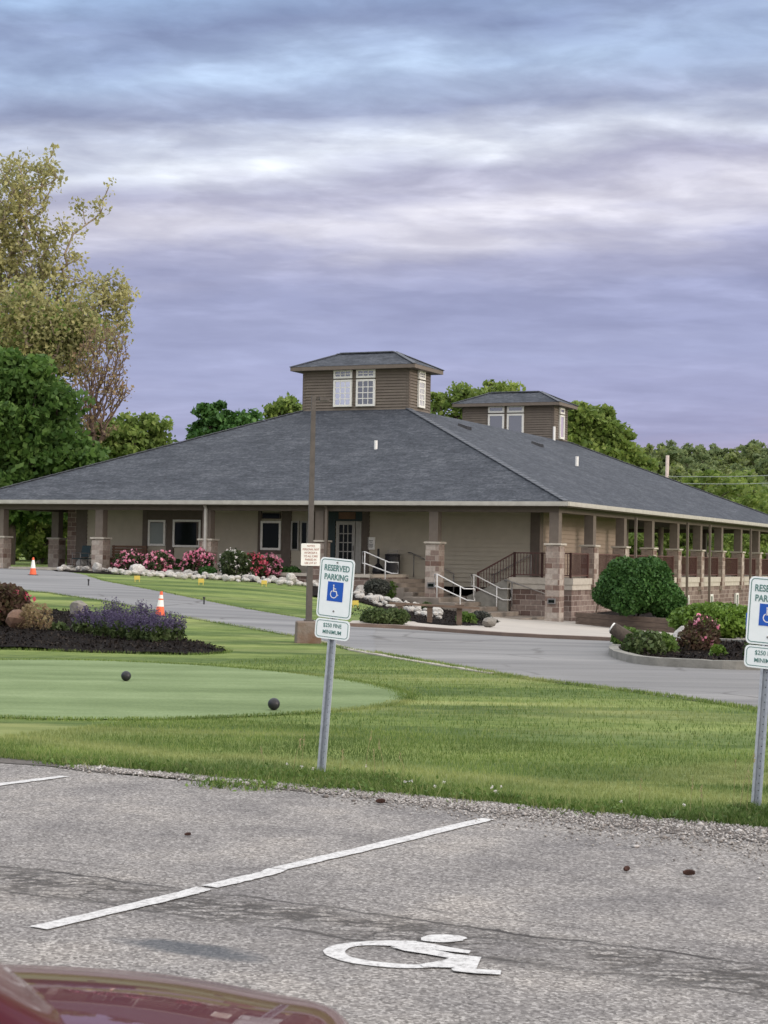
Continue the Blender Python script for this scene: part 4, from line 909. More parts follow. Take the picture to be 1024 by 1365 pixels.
def resv_sign(P, lean, label, zt, psi, back=0.0):
    t = empty('parking_sign', P, (R(back), R(lean), psi), label, 'sign', 'reserved parking signs along the lot edge')
    mb = MB(); hw = .036     # u-channel post
    for x0, x1, y0, y1 in ((-hw, -hw * .62, 0, .004), (hw * .62, hw, 0, .004), (-hw * .62, -hw * .5, 0, .034), (hw * .5, hw * .62, 0, .034), (-hw * .5, hw * .5, .030, .034)): mb.box(x0, x1, y0, y1, -.2, zt - .01, 'galv')
    post = mb.build('post', t)
    mb = MB()
    for k in range(22): z = .05 + k * .05; mb.tube([(0, .0295, z), (0, .0285, z)], .004, 'black_plastic', 8)
    mb.build('bolt_hole', post)
    H1, W1 = .457, .305; c1 = zt - H1 / 2; b = plate('reserved_plate', t, W1, H1, c1, -.006, -.003, .035, 'sign_white')
    border('border', b, W1, H1, c1, -.0072, .028, .006, 'sign_green', .012)
    textmesh('RESERVED', .064, 'sign_green', 'lettering', b, (0, -.0075, c1 + .150), off=.0012, sx=.78); textmesh('PARKING', .062, 'sign_green', 'lettering', b, (0, -.0075, c1 + .082), off=.0012, sx=.82)
    mb = MB(); mb.box(-.069, .069, -.0085, -.0065, c1 - .10, c1 + .048, 'sign_blue'); pb = mb.build('symbol_panel', b)
    wheelchair('wheelchair_symbol', b, -.008, c1 - .028, .062, -.0092, 'reflective_white')
    for z in (c1 + .195, c1 - .175): mb = MB(); mb.tube([(0, -.004, z), (0, -.012, z)], .007, 'grey_metal', 10); mb.build('bolt', b)
    H2, W2 = .152, .305; c2_ = zt - H1 - .008 - H2 / 2; b2_ = plate('fine_plate', t, W2, H2, c2_, -.006, -.003, .035, 'sign_white')
    border('border', b2_, W2, H2, c2_, -.0072, .028, .005, 'sign_green', .012)
    textmesh('$250 FINE', .043, 'sign_green', 'lettering', b2_, (0, -.0075, c2_ + .027), off=.0002, sx=.88); textmesh('MINIMUM', .042, 'sign_green', 'lettering', b2_, (0, -.0075, c2_ - .024), off=.0002, sx=.92)
    return t
resv_sign(b1, 4.3, 'leaning reserved parking sign in the middle of the photo', 1.675, R(-29.4))
resv_sign(b2, 3.5, 'reserved parking sign cut off by the right edge of the photo', 1.595, R(-29.4))

# ------------------------------------------------------------------ lamp pole with notice
P = ground(411, 857); t = empty('lamp_pole', P, (0, R(.2), R(8)), 'tall brown square lamp pole with white notice on a rusty concrete base', 'lamp pole')
k = P.y / FPX; kk = 1 / k
mb = MB(); mb.hexa([(-.26, -.2, -.2), (.26, -.2, -.2), (.26, .22, -.2), (-.26, .22, -.2), (-.24, -.18, .42), (.2, -.18, .42), (.2, .2, .42), (-.24, .2, .42)], 'rust_concrete'); mb.build('base', t, bevel=.02)
H_ = (857 - 527) * k; mb = MB(); mb.hexa([(-.058, -.058, .42), (.058, -.058, .42), (.058, .058, .42), (-.058, .058, .42), (-.042, -.042, H_), (.042, -.042, H_), (.042, .042, H_), (-.042, .042, H_)], 'pole_brown'); mb.build('pole', t)
mb = MB(); mb.box(-.09, .09, -.09, .09, .421, .45, 'pole_brown'); mb.build('base_cover', t)
mb = MB(); mb.box(.05, .12, -.02, .02, H_ - .08, H_ - .05, 'pole_brown'); mb.box(.12, .30, -.09, .09, H_ - .10, H_ - .03, 'pole_brown'); mb.build('lamp_head', t)
zc = (857 - 739.5) * k; b = plate('notice_plate', t, .37, .43, zc, -.085, -.081, .02, 'reflective_white')
for i, s in enumerate(['NOTICE', 'PERSONAL NOT', 'IN GROUP A', 'TO ALL CARS', 'PARKED IN', 'USE LOT AT']): textmesh(s, .055 if i else .05, 'sign_red', 'lettering', b, (.004, -.0862, zc + .165 - i * .066), off=.0006, sx=.8)

# ------------------------------------------------------------------ cones, markers, small things
def cone(P, label, tilt=0, sc=1.0):
    t = empty('traffic_cone', P, (0, R(tilt), R(20)), label, 'traffic cone', 'traffic cones on the path'); t.scale = (sc,) * 3
    mb = MB(); mb.box(-.18, .18, -.18, .18, 0, .035, 'rubber'); mb.build('base', t, bevel=.008)
    def ring(z0, z1, m, name): r = lambda z: .135 - (z - .036) * .155; mb = MB(); mb.lathe([(r(z0), z0), (r(z1), z1)], m, 20); mb.build(name, t, smooth_=False)
    ring(.036, .28, 'orange', 'cone_body'); ring(.2805, .46, 'reflective_white', 'collar'); ring(.4605, .50, 'orange', 'cone_band') if tilt else ring(.4605, .50, 'reflective_white', 'cone_band'); ring(.5005, .60, 'reflective_white' if not tilt else 'reflective_white', 'upper_collar'); ring(.6005, .70, 'orange', 'tip')
cone(ground(44, 767), 'faded orange and white traffic cone on the path near the porch', 0, .88); cone(ground(213, 822), 'orange and white traffic cone standing behind the purple flowers', 3, .86)
for (px, py, lab) in ((168, 905, 'black ball tee marker on the putting green, left one'), (365, 944, 'black ball tee marker near the front rim of the green')):
    P = ground(px, py + 4); mb = MB(); r_ = .066; mb.lathe([(.001, 0)] + [(r_ * math.sin(a), r_ - r_ * math.cos(a)) for a in np.linspace(.25, math.pi - .05, 12)], 'black_plastic', 20)
    o = mb.build('tee_marker', None, smooth_=True); o.location = P + Vector((0, 0, .012)); tag(o, lab, 'tee marker', 'black tee markers on the green')
    mb = MB(); mb.tube([(0, 0, -.05), (0, 0, .02)], .012, 'grey_metal', 8); mb.build('spike', o)
for i, (px, py, w_, lab) in enumerate(((183, 776, .3, 'small yellow lawn sign left of the others, below the pink azaleas'), (268, 780, .32, 'small yellow lawn sign below the gap between the azaleas'), (352, 782, .3, 'small yellow lawn sign below the white flowering bush'), (474, 810, .3, 'small yellow lawn sign right of the leaning parking sign'))):
    P = ground(px, py); t = empty('lawn_sign', P, (0, R(random.uniform(-5, 5)), R(10)), lab, 'sign', 'small yellow signs on the lawn')
    mb = MB(); mb.box(-.095, .095, -.008, .008, .08, .21, 'yellow'); mb.build('panel', t, bevel=.004)
    for x in (-.07, .07): mb = MB(); mb.tube([(x, 0, -.05), (x, 0, .1)], .012, 'yellow', 6); mb.build('leg', t)
for (px, py, lab) in ((118, 781, 'short dark stake at the path edge near the first cone'), (272, 806, 'short dark stake on the lawn behind the second cone')):
    P = ground(px, py); mb = MB(); mb.tube([(0, 0, -.05), (0, 0, .16)], .02, 'black_plastic', 8); mb.lathe([(.03, .161), (.035, .18), (.03, .21)], 'black_plastic', 10); o = mb.build('path_stake', None); o.location = P; tag(o, lab, 'stake', 'dark stakes by the path')
for (px, py, s, rz, lab) in ((507, 1074, 1, .2, 'dark pine cone lying at the gravel edge'), (835, 1165, .85, 1.0, 'short reddish pine cone on the asphalt, left of two'), (918, 1171, 1, .1, 'long dark pine cone on the asphalt, right of two'), (250, 1117, .6, .4, 'tiny dark pine cone on the asphalt above the painted line')):
    P = ground(px, py); mb = MB()
    for k in range(9):
        z = (k - 4) * .0085; r_ = .017 * math.sqrt(max(.1, 1 - ((k - 4) / 5) ** 2)); 
        for j in range(7): a = 2 * math.pi * (j + .5 * (k % 2)) / 7; c = Vector((z, r_ * math.cos(a) * .8, r_ * math.sin(a) * .8)); d = Vector((z + .008, r_ * 1.25 * math.cos(a), r_ * 1.25 * math.sin(a))); e1 = Vector((0, -math.sin(a), math.cos(a))) * .006; mb.hexa([c - e1, c + e1, d + e1 * .6, d - e1 * .6] + [q + Vector((-.004, 0, 0)) for q in (c - e1, c + e1, d + e1 * .6, d - e1 * .6)], 'cone_brown')
    mb.tube([(-.036, 0, 0), (.036, 0, 0)], [.008, .006], 'cone_brown', 8)
    o = mb.build('pine_cone', None); o.location = P + Vector((0, 0, .022 * s + .01)); o.scale = (s * .8,) * 3; o.rotation_euler = (0, 0, rz); tag(o, lab, 'pine cone', 'pine cones on the parking lot')

# ------------------------------------------------------------------ rocks
def rockmesh(mat, seed, rough=.22, sub=2):
    r = random.Random(seed); bm = bmesh.new(); bmesh.ops.create_icosphere(bm, subdivisions=sub, radius=1)
    dirs = [(Vector((r.gauss(0, 1), r.gauss(0, 1), r.gauss(0, 1))).normalized(), r.uniform(.55, .9)) for _ in range(9)]
    for v in bm.verts:
        d = v.co.normalized(); k = 1.0
        for n, h in dirs:
            q = d.dot(n)
            if q > 0: k = min(k, h / max(q, .01))
        v.co = d * min(k, 1) * (1 + r.uniform(-.04, .04))
    me = bpy.data.meshes.new('rock'); bm.to_mesh(me); bm.free(); me.materials.append(MATS[mat]); return me
RM = {m: [rockmesh(m, s) for s in range(5)] for m in ('rock_white', 'rock_red', 'rock_grey')}
def rock(px, py, w, lab, mat='rock_white', group=None, hz=.7, name='rock', P=None):
    P = P or ground(px, py); o = bpy.data.objects.new(name, random.choice(RM[mat])); COL.objects.link(o)
    o.scale = (w / 2 * random.uniform(.85, 1.1), w / 2 * random.uniform(.8, 1.1), w / 2 * hz * random.uniform(.8, 1.15)); o.rotation_euler = (random.uniform(-.2, .2), random.uniform(-.2, .2), random.uniform(0, 6.3))
    o.location = P + Vector((0, 0, o.scale.z * .62 + .05)); return tag(o, lab, 'rock', group)
def polyline(pts, n):
    L = [0]
    for a, b in zip(pts, pts[1:]): L.append(L[-1] + math.hypot(b[0] - a[0], b[1] - a[1]))
    out = []
    for i in range(n):
        t_ = L[-1] * (i + .5) / n
        for k in range(len(pts) - 1):
            if t_ <= L[k + 1]: f = (t_ - L[k]) / (L[k + 1] - L[k]); out.append((pts[k][0] + (pts[k + 1][0] - pts[k][0]) * f, pts[k][1] + (pts[k + 1][1] - pts[k][1]) * f)); break
    return out
G1 = 'white rocks edging the flower bed under the porch'
for i, (x, y) in enumerate(polyline([(76, 760), (130, 762), (190, 768), (250, 771), (320, 776), (400, 780), (425, 783)], 84) + polyline([(84, 757), (190, 765), (250, 768), (320, 772), (400, 776), (420, 778)], 60)):
    rock(x + random.uniform(-2, 2), y + random.uniform(-1.5, 2.5), random.uniform(.20, .38), 'white rock in the row edging the flower bed below the porch windows', group=G1)
for (x, y, w) in ((112, 760, .75), (183, 767, .62), (388, 780, .6), (130, 763, .5)): rock(x, y, w, {112: 'largest white rock near the left end of the row by the second pillar', 183: 'large white rock below the pink azaleas in the row', 388: 'tall white rock just left of the lamp pole in the row', 130: 'grey white rock beside the largest rock at the left of the row'}[x], group=G1, hz=.9)
G2 = 'white rocks on the slope right of the leaning sign'
for i, (x, y) in enumerate(polyline([(474, 790), (500, 800), (540, 808), (565, 815), (590, 828)], 24) + polyline([(474, 796), (510, 809), (545, 816), (575, 826)], 22)):
    rock(x + random.uniform(-3, 3), y + random.uniform(-1.5, 1.5), random.uniform(.20, .36), 'white rock among those running down the slope behind the low timber rail', group=G2)
rock(482, 792, .55, 'large white rock at the top of the sloping row', group=G2); rock(583, 822, .5, 'white rock at the bottom of the sloping row near the steps', group=G2)
rock(24, 841, .62, 'rounded reddish brown boulder beside the dark red shrub', 'rock_red', hz=.85, name='boulder'); rock(104, 824, .55, 'grey boulder half hidden behind the purple flowers', 'rock_grey', hz=.8, name='boulder')
rock(912, 866, .62, 'white stone leaning beside the rose bush on the island', 'rock_white', hz=.9); rock(905, 870, .3, 'small flat grey stone on the island mulch', 'rock_grey')
rock(652, 838, .5, 'squared brown stone block at the tip of the front bed', 'rock_grey', hz=.7)
# log / spotlight on the island
P = ground(868, 872); t = empty('fallen_log', P, (0, 0, R(160)), 'short dark log with a pale cut end leaning on the island', 'log')
mb = MB(); mb.tube([(0, 0, .08), (.4, 0, .26), (.72, 0, .46)], [.14, .13, .115], 'bark', 12); mb.build('log_body', t, smooth_=True); mb = MB(); mb.tube([(.721, 0, .461), (.745, 0, .475)], [.10, .095], 'reflective_white', 12); mb.build('cut_end', t)
# low timber rail in front bed
a, b_ = ground(533, 829), ground(612, 835); t = empty('timber_rail', a, (0, 0, 0), 'low weathered plank on three timber posts in front of the sloping white rocks', 'timber rail'); d = b_ - a
ps = [Vector((0, 0, 0)), d * .5, d]
for q in ps: mb = MB(); z = gz(a.x + q.x, a.y + q.y) - a.z; mb.box(q.x - .07, q.x + .07, q.y - .07, q.y + .07, z - .1, .40, 'timber'); mb.box(q.x - .12, q.x + .12, q.y - .1, q.y + .1, .402, .46, 'timber'); mb.build('post', t)
mb = MB(); beam(mb, ps[0] + Vector((-.3, 0, .485)), ps[2] + Vector((.5, 0, .485)), .22, .06, 'timber'); mb.build('plank', t)
# timber retaining wall behind the island
t = empty('retaining_wall', (RW[0][0], RW[0][1], 0), (0, 0, 0), 'low brown timber retaining wall below the big round bush', 'retaining wall')
for lay in range(4):
    mb = MB(); z0 = RTOP - .16 - .17 * lay
    P_ = [Vector((x - RW[0][0], y - RW[0][1] - .02 * lay, z0)) for x, y in RW]
    for i, (a, b_) in enumerate(zip(P_, P_[1:])): beam(mb, a + Vector((0, 0, .08)), b_ + (b_ - a) * .02 + Vector((0, 0, .08)), .18, .162, 'timber')
    mb.build('sleeper', t)
# blue sign peeking out from behind the right sign
P = ground(1000, 876); t = empty('small_blue_sign', P, (0, 0, R(-25)), 'small blue sign on a thin post half hidden by the right parking sign', 'sign')
mb = MB(); mb.box(-.02, .02, 0, .03, -.1, .78, 'wood_pole'); mb.build('post', t); mb = MB(); mb.box(-.08, .15, -.02, -.003, .50, .80, 'sign_blue'); mb.build('panel', t)
# wooden stake by the round bush
P = Vector((at(794, 820, 63).x, 63, RTOP - .1)); mb = MB(); mb.tube([(0, 0, -.05), (.12, 0, .75)], .03, 'timber', 6); o = mb.build('garden_stake', None); o.location = P; tag(o, 'leaning grey stake between the block wall and the round bush', 'stake')

# ------------------------------------------------------------------ shrubs
def shrub(name, label, px, py, w, h, lmat, nl=2500, ls=.07, Y=None, group=None, flowers=None, nf=250, fs=.09, cat='shrub', lumps=9, shell=.72, ftop=-.2, uniform=False, dep=None, P=None):
    P = P or ground(px, py); t = empty(name, P, (0, 0, 0), label, cat, group); dep = dep or w
    cf_ = .42 if nl < 30000 else .37; bl = [((0, 0, h * .48), (w * cf_, dep * cf_, h * (cf_ + .04)))]
    for k in range(lumps): a = random.uniform(0, 6.28); e_ = random.uniform(.0, 1); bl.append(((w * .33 * math.cos(a) * (1 - e_ * .5), dep * .33 * math.sin(a) * (1 - e_ * .5), h * (.22 + .5 * e_)), (w * .2 * random.uniform(.7, 1.15), dep * .2, h * .24 * random.uniform(.75, 1.1))))
    bl = [(np.array(c), np.array(r_)) for c, r_ in bl]
    if uniform: bl = bl[:1]; bl[0] = (bl[0][0], np.array([w * .5, dep * .5, h * .52]))
    Q = in_blobs(bl, nl, shell); Q = Q[Q[:, 2] > .02]; V, F = leaves_np(Q, ls, .3); meshfrom('foliage', V, F, [lmat], t)
    mb = MB()
    for k in range(5): a = random.uniform(0, 6.28); mb.tube([(0, 0, -.05), (w * .12 * math.cos(a), dep * .12 * math.sin(a), h * .35), (w * .25 * math.cos(a), dep * .25 * math.sin(a), h * .7)], [.03, .02, .01], 'bark', 5)
    mb.build('stem', t, recalc=False)
    if flowers:
        Q = in_blobs(bl, nf * 4, .95); Q = Q[Q[:, 2] > h * (.3 + ftop)][:nf]; c = np.repeat(Q, 7, 0) + RNG.normal(size=(len(Q) * 7, 3)) * fs * .55; V, F = leaves_np(c, fs, .3, 1.1); meshfrom('blossoms', V, F, [flowers], t)
    return t
GA = 'flowering azaleas in the porch bed'
shrub('azalea', 'leftmost pink flowering azalea under the porch windows', 172, 764, 1.6, .92, 'leaf_rhodo', flowers='petal_pink', nf=130, group=GA)
shrub('azalea', 'pink azalea directly left of the small round green shrub', 211, 766, 1.5, .95, 'leaf_rhodo', flowers='petal_pink', nf=130, group=GA)
shrub('azalea', 'pink azalea in front of the third stone pillar', 264, 768, 1.5, 1.1, 'leaf_rhodo', flowers='petal_pink', nf=130, group=GA)
shrub('azalea', 'dark bush dotted with white flowers between pink azaleas', 312, 772, 1.45, 1.2, 'leaf_rhodo', flowers='petal_white', nf=80, fs=.05, group=GA)
shrub('azalea', 'deep red azalea right of the white flowered bush', 338, 773, 1.1, 1.1, 'leaf_rhodo', flowers='petal_red', nf=130, group=GA)
shrub('azalea', 'bright pink azalea left of the low green shrub by the lamp pole', 357, 774, 1.1, 1.05, 'leaf_rhodo', flowers='petal_pink', nf=130, group=GA)
GR = 'green shrubs in the porch bed'
shrub('round_shrub', 'small round green shrub between two pink azaleas', 236, 765, .62, .62, 'leaf_bush', 2500, .05, group=GR, uniform=True); shrub('round_shrub', 'low dark green shrub under the window near the third pillar', 277, 770, .85, .45, 'leaf_bush', 2200, .06, group=GR)
shrub('round_shrub', 'broad low green shrub just left of the lamp pole', 384, 776, 1.35, .66, 'leaf_bush', 3500, .05, group=GR)
shrub('twiggy_shrub', 'tall dark twiggy shrub beside the narrow windows', 403, 772, .55, 1.25, 'leaf_rhodo', 900, .06)
shrub('lavender_bush', 'dark grey green bush in front of the entrance handrail', 502, 798, 1.15, .8, 'leaf_lavender', 4200, .045); shrub('leafy_shrub', 'bright green upright shrub left of the upper steps', 523, 800, .5, .75, 'leaf_weed', 1500, .06)
GW = 'small plants near the timber rail'
shrub('low_plant', 'grey green low plant on the lawn below the sloping rocks', 503, 833, .95, .45, 'leaf_salvia', 1800, .05, group=GW); shrub('low_plant', 'low green plant behind the first post of the timber rail', 528, 834, .8, .45, 'leaf_salvia', 1600, .05, group=GW)
shrub('low_plant', 'small weedy plant behind the middle timber post', 569, 815, .45, .35, 'leaf_salvia', 500, .05, group=GW); shrub('low_plant', 'leafy green hosta near the lower steps', 622, 832, .6, .32, 'leaf_weed', 300, .14, group=GW); shrub('low_plant', 'dark low plant right of the last timber post', 640, 831, .8, .4, 'leaf_lavender', 1200, .05, group=GW)
big = shrub('round_bush', 'big round dark green bush right of the corner pillar', 848, 824, 3.15, 2.25, 'leaf_bush', 48000, .075, lumps=30, shell=.82, P=Vector((at(848, 820, 60.6).x, 60.6, RTOP - .1)))
shrub('yew_hedge', 'low yellow green clipped hedge behind the island', 955, 852, 3.0, 1.0, 'leaf_yew', 15000, .08, lumps=14, shell=.8, cat='hedge'); shrub('yew_hedge', 'clipped green hedge end half hidden by the right sign', 1010, 850, 2.4, .95, 'leaf_yew', 9000, .08, lumps=10, shell=.8, cat='hedge')
shrub('rose_bush', 'rose bush with pink flowers on the island', 936, 872, .80, .78, 'leaf_redbush', 1100, .055, flowers='petal_pink', nf=26, fs=.05); shrub('rose_bush', 'dark leafless looking rose bush beside the white stone', 918, 873, .6, .5, 'leaf_redbush', 500, .05)
GI = 'low plants on the kerbed island'
for (x, y, w, h, m, lab) in ((835, 868, .7, .5, 'leaf_weed', 'tuft of green leaves at the left tip of the island'), (858, 877, .9, .5, 'leaf_salvia', 'wide green clump in front of the log on the island'), (880, 874, .7, .45, 'leaf_weed', 'green clump with pale leaves right of the log'), (957, 880, .35, .28, 'leaf_yew', 'small lime green plant on the dark island mulch'), (1003, 882, .4, .4, 'leaf_salvia', 'small plant at the foot of the right parking sign plate')): shrub('island_plant', lab, x, y, w, h, m, 900 if w > .5 else 260, .06, group=GI)
shrub('barberry', 'dark red leaved shrub at the left edge of the photo', 4, 836, 1.35, 1.0, 'leaf_redbush', 6000, .06, flowers='petal_red', nf=14); shrub('barberry', 'dry brownish shrub right of the reddish boulder', 48, 842, .8, .65, 'leaf_rust', 800, .045)
shrub('small_plant', 'small pale green plant on the mulch left of the purple flowers', 78, 842, .42, .2, 'leaf_salvia', 300, .06)
def salvia(px, py, w, h, lab):
    P = ground(px, py); t = empty('salvia', P, (0, 0, 0), lab, 'flowers', 'purple flowering salvias in the left bed'); n = 260; a = RNG.uniform(0, 6.28, n); r_ = RNG.uniform(0, 1, n) ** .6; h_ = h * RNG.uniform(.65, 1.12, n) * (1 - .25 * r_ ** 2)
    B0 = np.stack([r_ * w * .28 * np.cos(a), r_ * w * .28 * np.sin(a), np.zeros(n)], 1); T0 = np.stack([r_ * w * .55 * np.cos(a), r_ * w * .55 * np.sin(a), h_], 1)
    f = RNG.uniform(0, .62, (n, 14, 1)); Q = (B0[:, None] * (1 - f) + T0[:, None] * f + RNG.normal(size=(n, 14, 3)) * .02).reshape(-1, 3); V, F = leaves_np(Q, .045, .1, 2.2); meshfrom('foliage', V, F, ['leaf_salvia'], t)
    f = RNG.uniform(.62, 1.0, (n, 7, 1)); Q = (B0[:, None] * (1 - f) + T0[:, None] * f + RNG.normal(size=(n, 7, 3)) * .009).reshape(-1, 3); V, F = leaves_np(Q, .024, .1, 1.3); meshfrom('blossoms', V, F, ['petal_purple'], t)
for i, (x, y) in enumerate(((115, 846), (140, 850), (163, 853), (187, 855), (208, 857), (226, 856), (152, 842), (190, 846))):
    salvia(x, y, .62, .56 if i < 6 else .66, ['leftmost purple salvia clump, nearest the boulder', 'second purple salvia clump from the left', 'third purple salvia clump from the left in the front row', 'purple salvia clump in the middle right of the front row', 'second purple salvia clump from the right end', 'rightmost purple salvia clump, in front of the cone', 'purple salvia clump behind the front row on the left', 'purple salvia clump behind the front row near the cone'][i])

# ------------------------------------------------------------------ trees
pxtree('maple_tree', 'dense dark green maple behind the left end of the roof', 10, 96, [(15, 560, 70, 80), (-40, 580, 90, 90), (70, 620, 62, 60), (20, 500, 45, 35), (110, 625, 34, 36), (60, 560, 50, 50), (-30, 650, 90, 60), (40, 650, 60, 40)], 420, 62000, .24, 'leaf_maple', clr=1.0, shell=.55, r_base=.45, fork=.4, depth=.9)
pxtree('sycamore_tree', 'tall pale sycamore with thin yellow leaves at the top left', 10, 112, [(20, 265, 45, 60), (65, 225, 16, 32), (5, 300, 50, 60), (30, 400, 60, 60), (-40, 350, 60, 90), (120, 278, 22, 14), (92, 305, 20, 14), (60, 320, 25, 22), (45, 350, 38, 40), (88, 352, 26, 22), (147, 252, 10, 12), (105, 400, 40, 45), (150, 395, 26, 30), (70, 450, 55, 40), (130, 440, 40, 30), (165, 410, 14, 28), (20, 460, 60, 40)], 820, 24000, .16, 'leaf_syca', 'bark_pale', r_base=.5, clr=.75, star=.5, jit=.05, shell=.2, fork=.42, minr=.035, depth=.8, flat=1.0, up=.05)
pxtree('yellowing_tree', 'yellow green tree filling the gap above the maple', 55, 106, [(50, 430, 55, 55), (10, 440, 60, 60), (85, 465, 42, 40), (40, 500, 60, 40), (100, 430, 40, 40)], 240, 12500, .165, 'leaf_syca', 'bark_pale', r_base=.35, clr=1.0, shell=.25, fork=.45, depth=.7, flat=.9, extra=('leaf_mid', .2))
pxtree('bare_tree', 'mostly bare reddish tree with fine drooping branches', 118, 104, [(135, 470, 38, 40), (130, 520, 42, 40), (120, 560, 36, 30), (155, 510, 18, 30)], 520, 1600, .14, 'leaf_rust', 'bark_red', r_base=.24, clr=.6, shell=.1, fork=.5, minr=.02, jit=.04, star=.8, depth=.8)
pxtree('young_tree', 'medium green tree just right of the bare tree', 170, 118, [(165, 595, 42, 34), (195, 580, 26, 26), (140, 590, 30, 28), (215, 600, 14, 18), (175, 570, 18, 14)], 130, 13000, .24, 'leaf_mid', clr=.85, shell=.4, r_base=.25)
GB = 'trees showing above the roof'
pxtree('roof_tree', 'dark green pointed tree above the left roof slope', 285, 125, [(285, 560, 20, 28), (262, 580, 14, 14), (318, 568, 20, 14), (335, 562, 12, 14), (296, 580, 40, 20), (287, 542, 9, 12)], 90, 9000, .25, 'leaf_bush', clr=.7, shell=.4, group=GB)
pxtree('roof_tree', 'small light green tree left of the front cupola', 380, 130, [(378, 545, 20, 16), (382, 570, 26, 20), (370, 552, 14, 12), (394, 552, 14, 14)], 80, 4500, .24, 'leaf_mid', clr=.65, shell=.3, group=GB)
pxtree('roof_tree', 'open green tree between the two cupolas', 600, 132, [(590, 548, 22, 20), (615, 530, 18, 16), (580, 535, 8, 10), (630, 540, 20, 20)], 70, 2600, .24, 'leaf_mid', clr=.75, shell=.3, group=GB)
pxtree('roof_tree', 'light green tree rising behind the rear cupola roof', 665, 138, [(652, 522, 14, 12), (675, 520, 14, 10), (662, 545, 32, 20)], 60, 3600, .24, 'leaf_light', clr=.7, shell=.4, group=GB)
pxtree('roof_tree', 'large bright green tree right of the rear cupola', 790, 128, [(775, 565, 28, 30), (800, 570, 26, 26), (820, 592, 26, 24), (765, 590, 26, 30), (840, 606, 18, 16), (800, 610, 50, 26), (830, 625, 40, 26)], 200, 22000, .25, 'leaf_mid', clr=.85, shell=.45, group=GB, extra=('leaf_light', .4))
# protos for the wood on the hill and the trees behind the pavilion
def proto(name, label, lm, h, w, n, nl, ls, group, ex=None, low=.2):
    return tree(name, label, (0, 0, 0), [(np.array([0, 0, h * .6]), np.array([w * .42, w * .42, h * .36])), (np.array([w * .2, 0, h * .45]), np.array([w * .3, w * .3, h * .25])), (np.array([-w * .22, w * .1, h * .48]), np.array([w * .28, w * .3, h * .26])), (np.array([0, -w * .1, h * (.3)]), np.array([w * .36, w * .36, h * low]))], n, nl, ls, lm, clr=w * .12, shell=.5, group=group, extra=ex, r_base=.25, fork=.3)
GH = 'trees on the wooded hill at the right'
pr = [proto('hill_tree', 'x', 'leaf_hill', 12, 10, 90, 6500, .42, GH, ('leaf_light', .2)), proto('hill_tree', 'x', 'leaf_hill_dark', 13, 9, 90, 6500, .42, GH), proto('hill_tree', 'x', 'leaf_hill', 10, 10, 90, 6500, .42, GH, ('leaf_hill_dark', .3))]
HILLLAB = 'green tree in the dense wood covering the hill behind the right roof'
first = [True] * 3
def put_hill(px, Y, top, k, lab=HILLLAB):
    """tree whose top reaches photo height top"""
    X = at(px, 700, Y).x; z = gz(X, Y); ztop = at(px, top, Y).z; hh = (12, 13, 10)[k] * .98; s = max(.5, (ztop - z) / hh)
    if first[k]: o = pr[k]; first[k] = False; o.location = (X, Y, z); o.scale = (s * random.uniform(.85, 1.1),) * 2 + (s,); o['label'] = lab; return o
    return copytree(pr[k], (X, Y, z), random.uniform(0, 6.28), lab, (s * random.uniform(.9, 1.15), s * random.uniform(.9, 1.15), s))
def toprow(px):  # wood's outline in the photo
    T = [(820, 600), (860, 588), (880, 584), (905, 590), (930, 583), (955, 590), (962, 602), (975, 592), (990, 586), (1024, 582), (1100, 575)]
    for (a, b), (c, d) in zip(T, T[1:]):
        if px <= c: return b + (d - b) * (px - a) / (c - a)
    return T[-1][1]
for px in range(835, 1110, 17):
    if abs(px - 962) < 6: continue
    put_hill(px + random.uniform(-4, 4), random.uniform(255, 300), toprow(px) + random.uniform(-2, 5), random.choice((1, 1, 0)))
for px in range(1120, 1900, 34): put_hill(px, random.uniform(250, 300), random.uniform(572, 590), random.choice((1, 0, 2))); put_hill(px + 15, random.uniform(165, 225), random.uniform(618, 645), random.choice((1, 0, 2)))
for px in range(850, 1110, 24): put_hill(px + random.uniform(-5, 5), random.uniform(205, 235), random.uniform(612, 625), random.choice((0, 1, 2)))
for px in range(862, 1110, 30): put_hill(px + random.uniform(-6, 6), random.uniform(165, 190), random.uniform(638, 652), random.choice((0, 2, 1)))
GN = 'trees behind the side porch'
pl = proto('porch_tree', 'bright yellow green tree in front of the wooded hill', 'leaf_light', 12, 11, 130, 15000, .30, GN, ('leaf_mid', .4), .26)
X = at(960, 700, 135).x; pl.location = (X, 135, gz(X, 135)); pl.scale = (1.0, 1.0, (at(960, 622, 135).z - gz(X, 135)) / 11.8)
for i, (px, Y, top, lab) in enumerate(((1010, 128, 650, 'green tree beyond the far right corner of the roof'), (905, 128, 650, 'green tree seen through the porch left of the middle posts'), (868, 122, 665, 'green tree seen through the porch next to the end of the wall'), (1035, 140, 640, 'tall green tree at the right edge above the roof corner'), (940, 120, 672, 'shaded tree seen through the side porch columns'), (985, 124, 668, 'shaded tree seen through the far end of the porch'), (840, 124, 670, 'tree just visible past the tan side wall'))):
    X = at(px, 700, Y).x; g = gz(X, Y); s = (at(px, top, Y).z - g) / 11.8; o = copytree(pl, (X, Y, g - .3), i * 1.3, lab, (s * 1.1, s * 1.1, s))
pm = proto('left_tree', 'bright green low tree framed by the left porch opening', 'leaf_mid', 9, 8, 110, 14000, .24, 'trees seen through the left porch', ('leaf_light', .35), .28)
X = at(22, 740, 125).x; pm.location = (X, 125, gz(X, 125)); pm.scale = (.85, .85, .75)
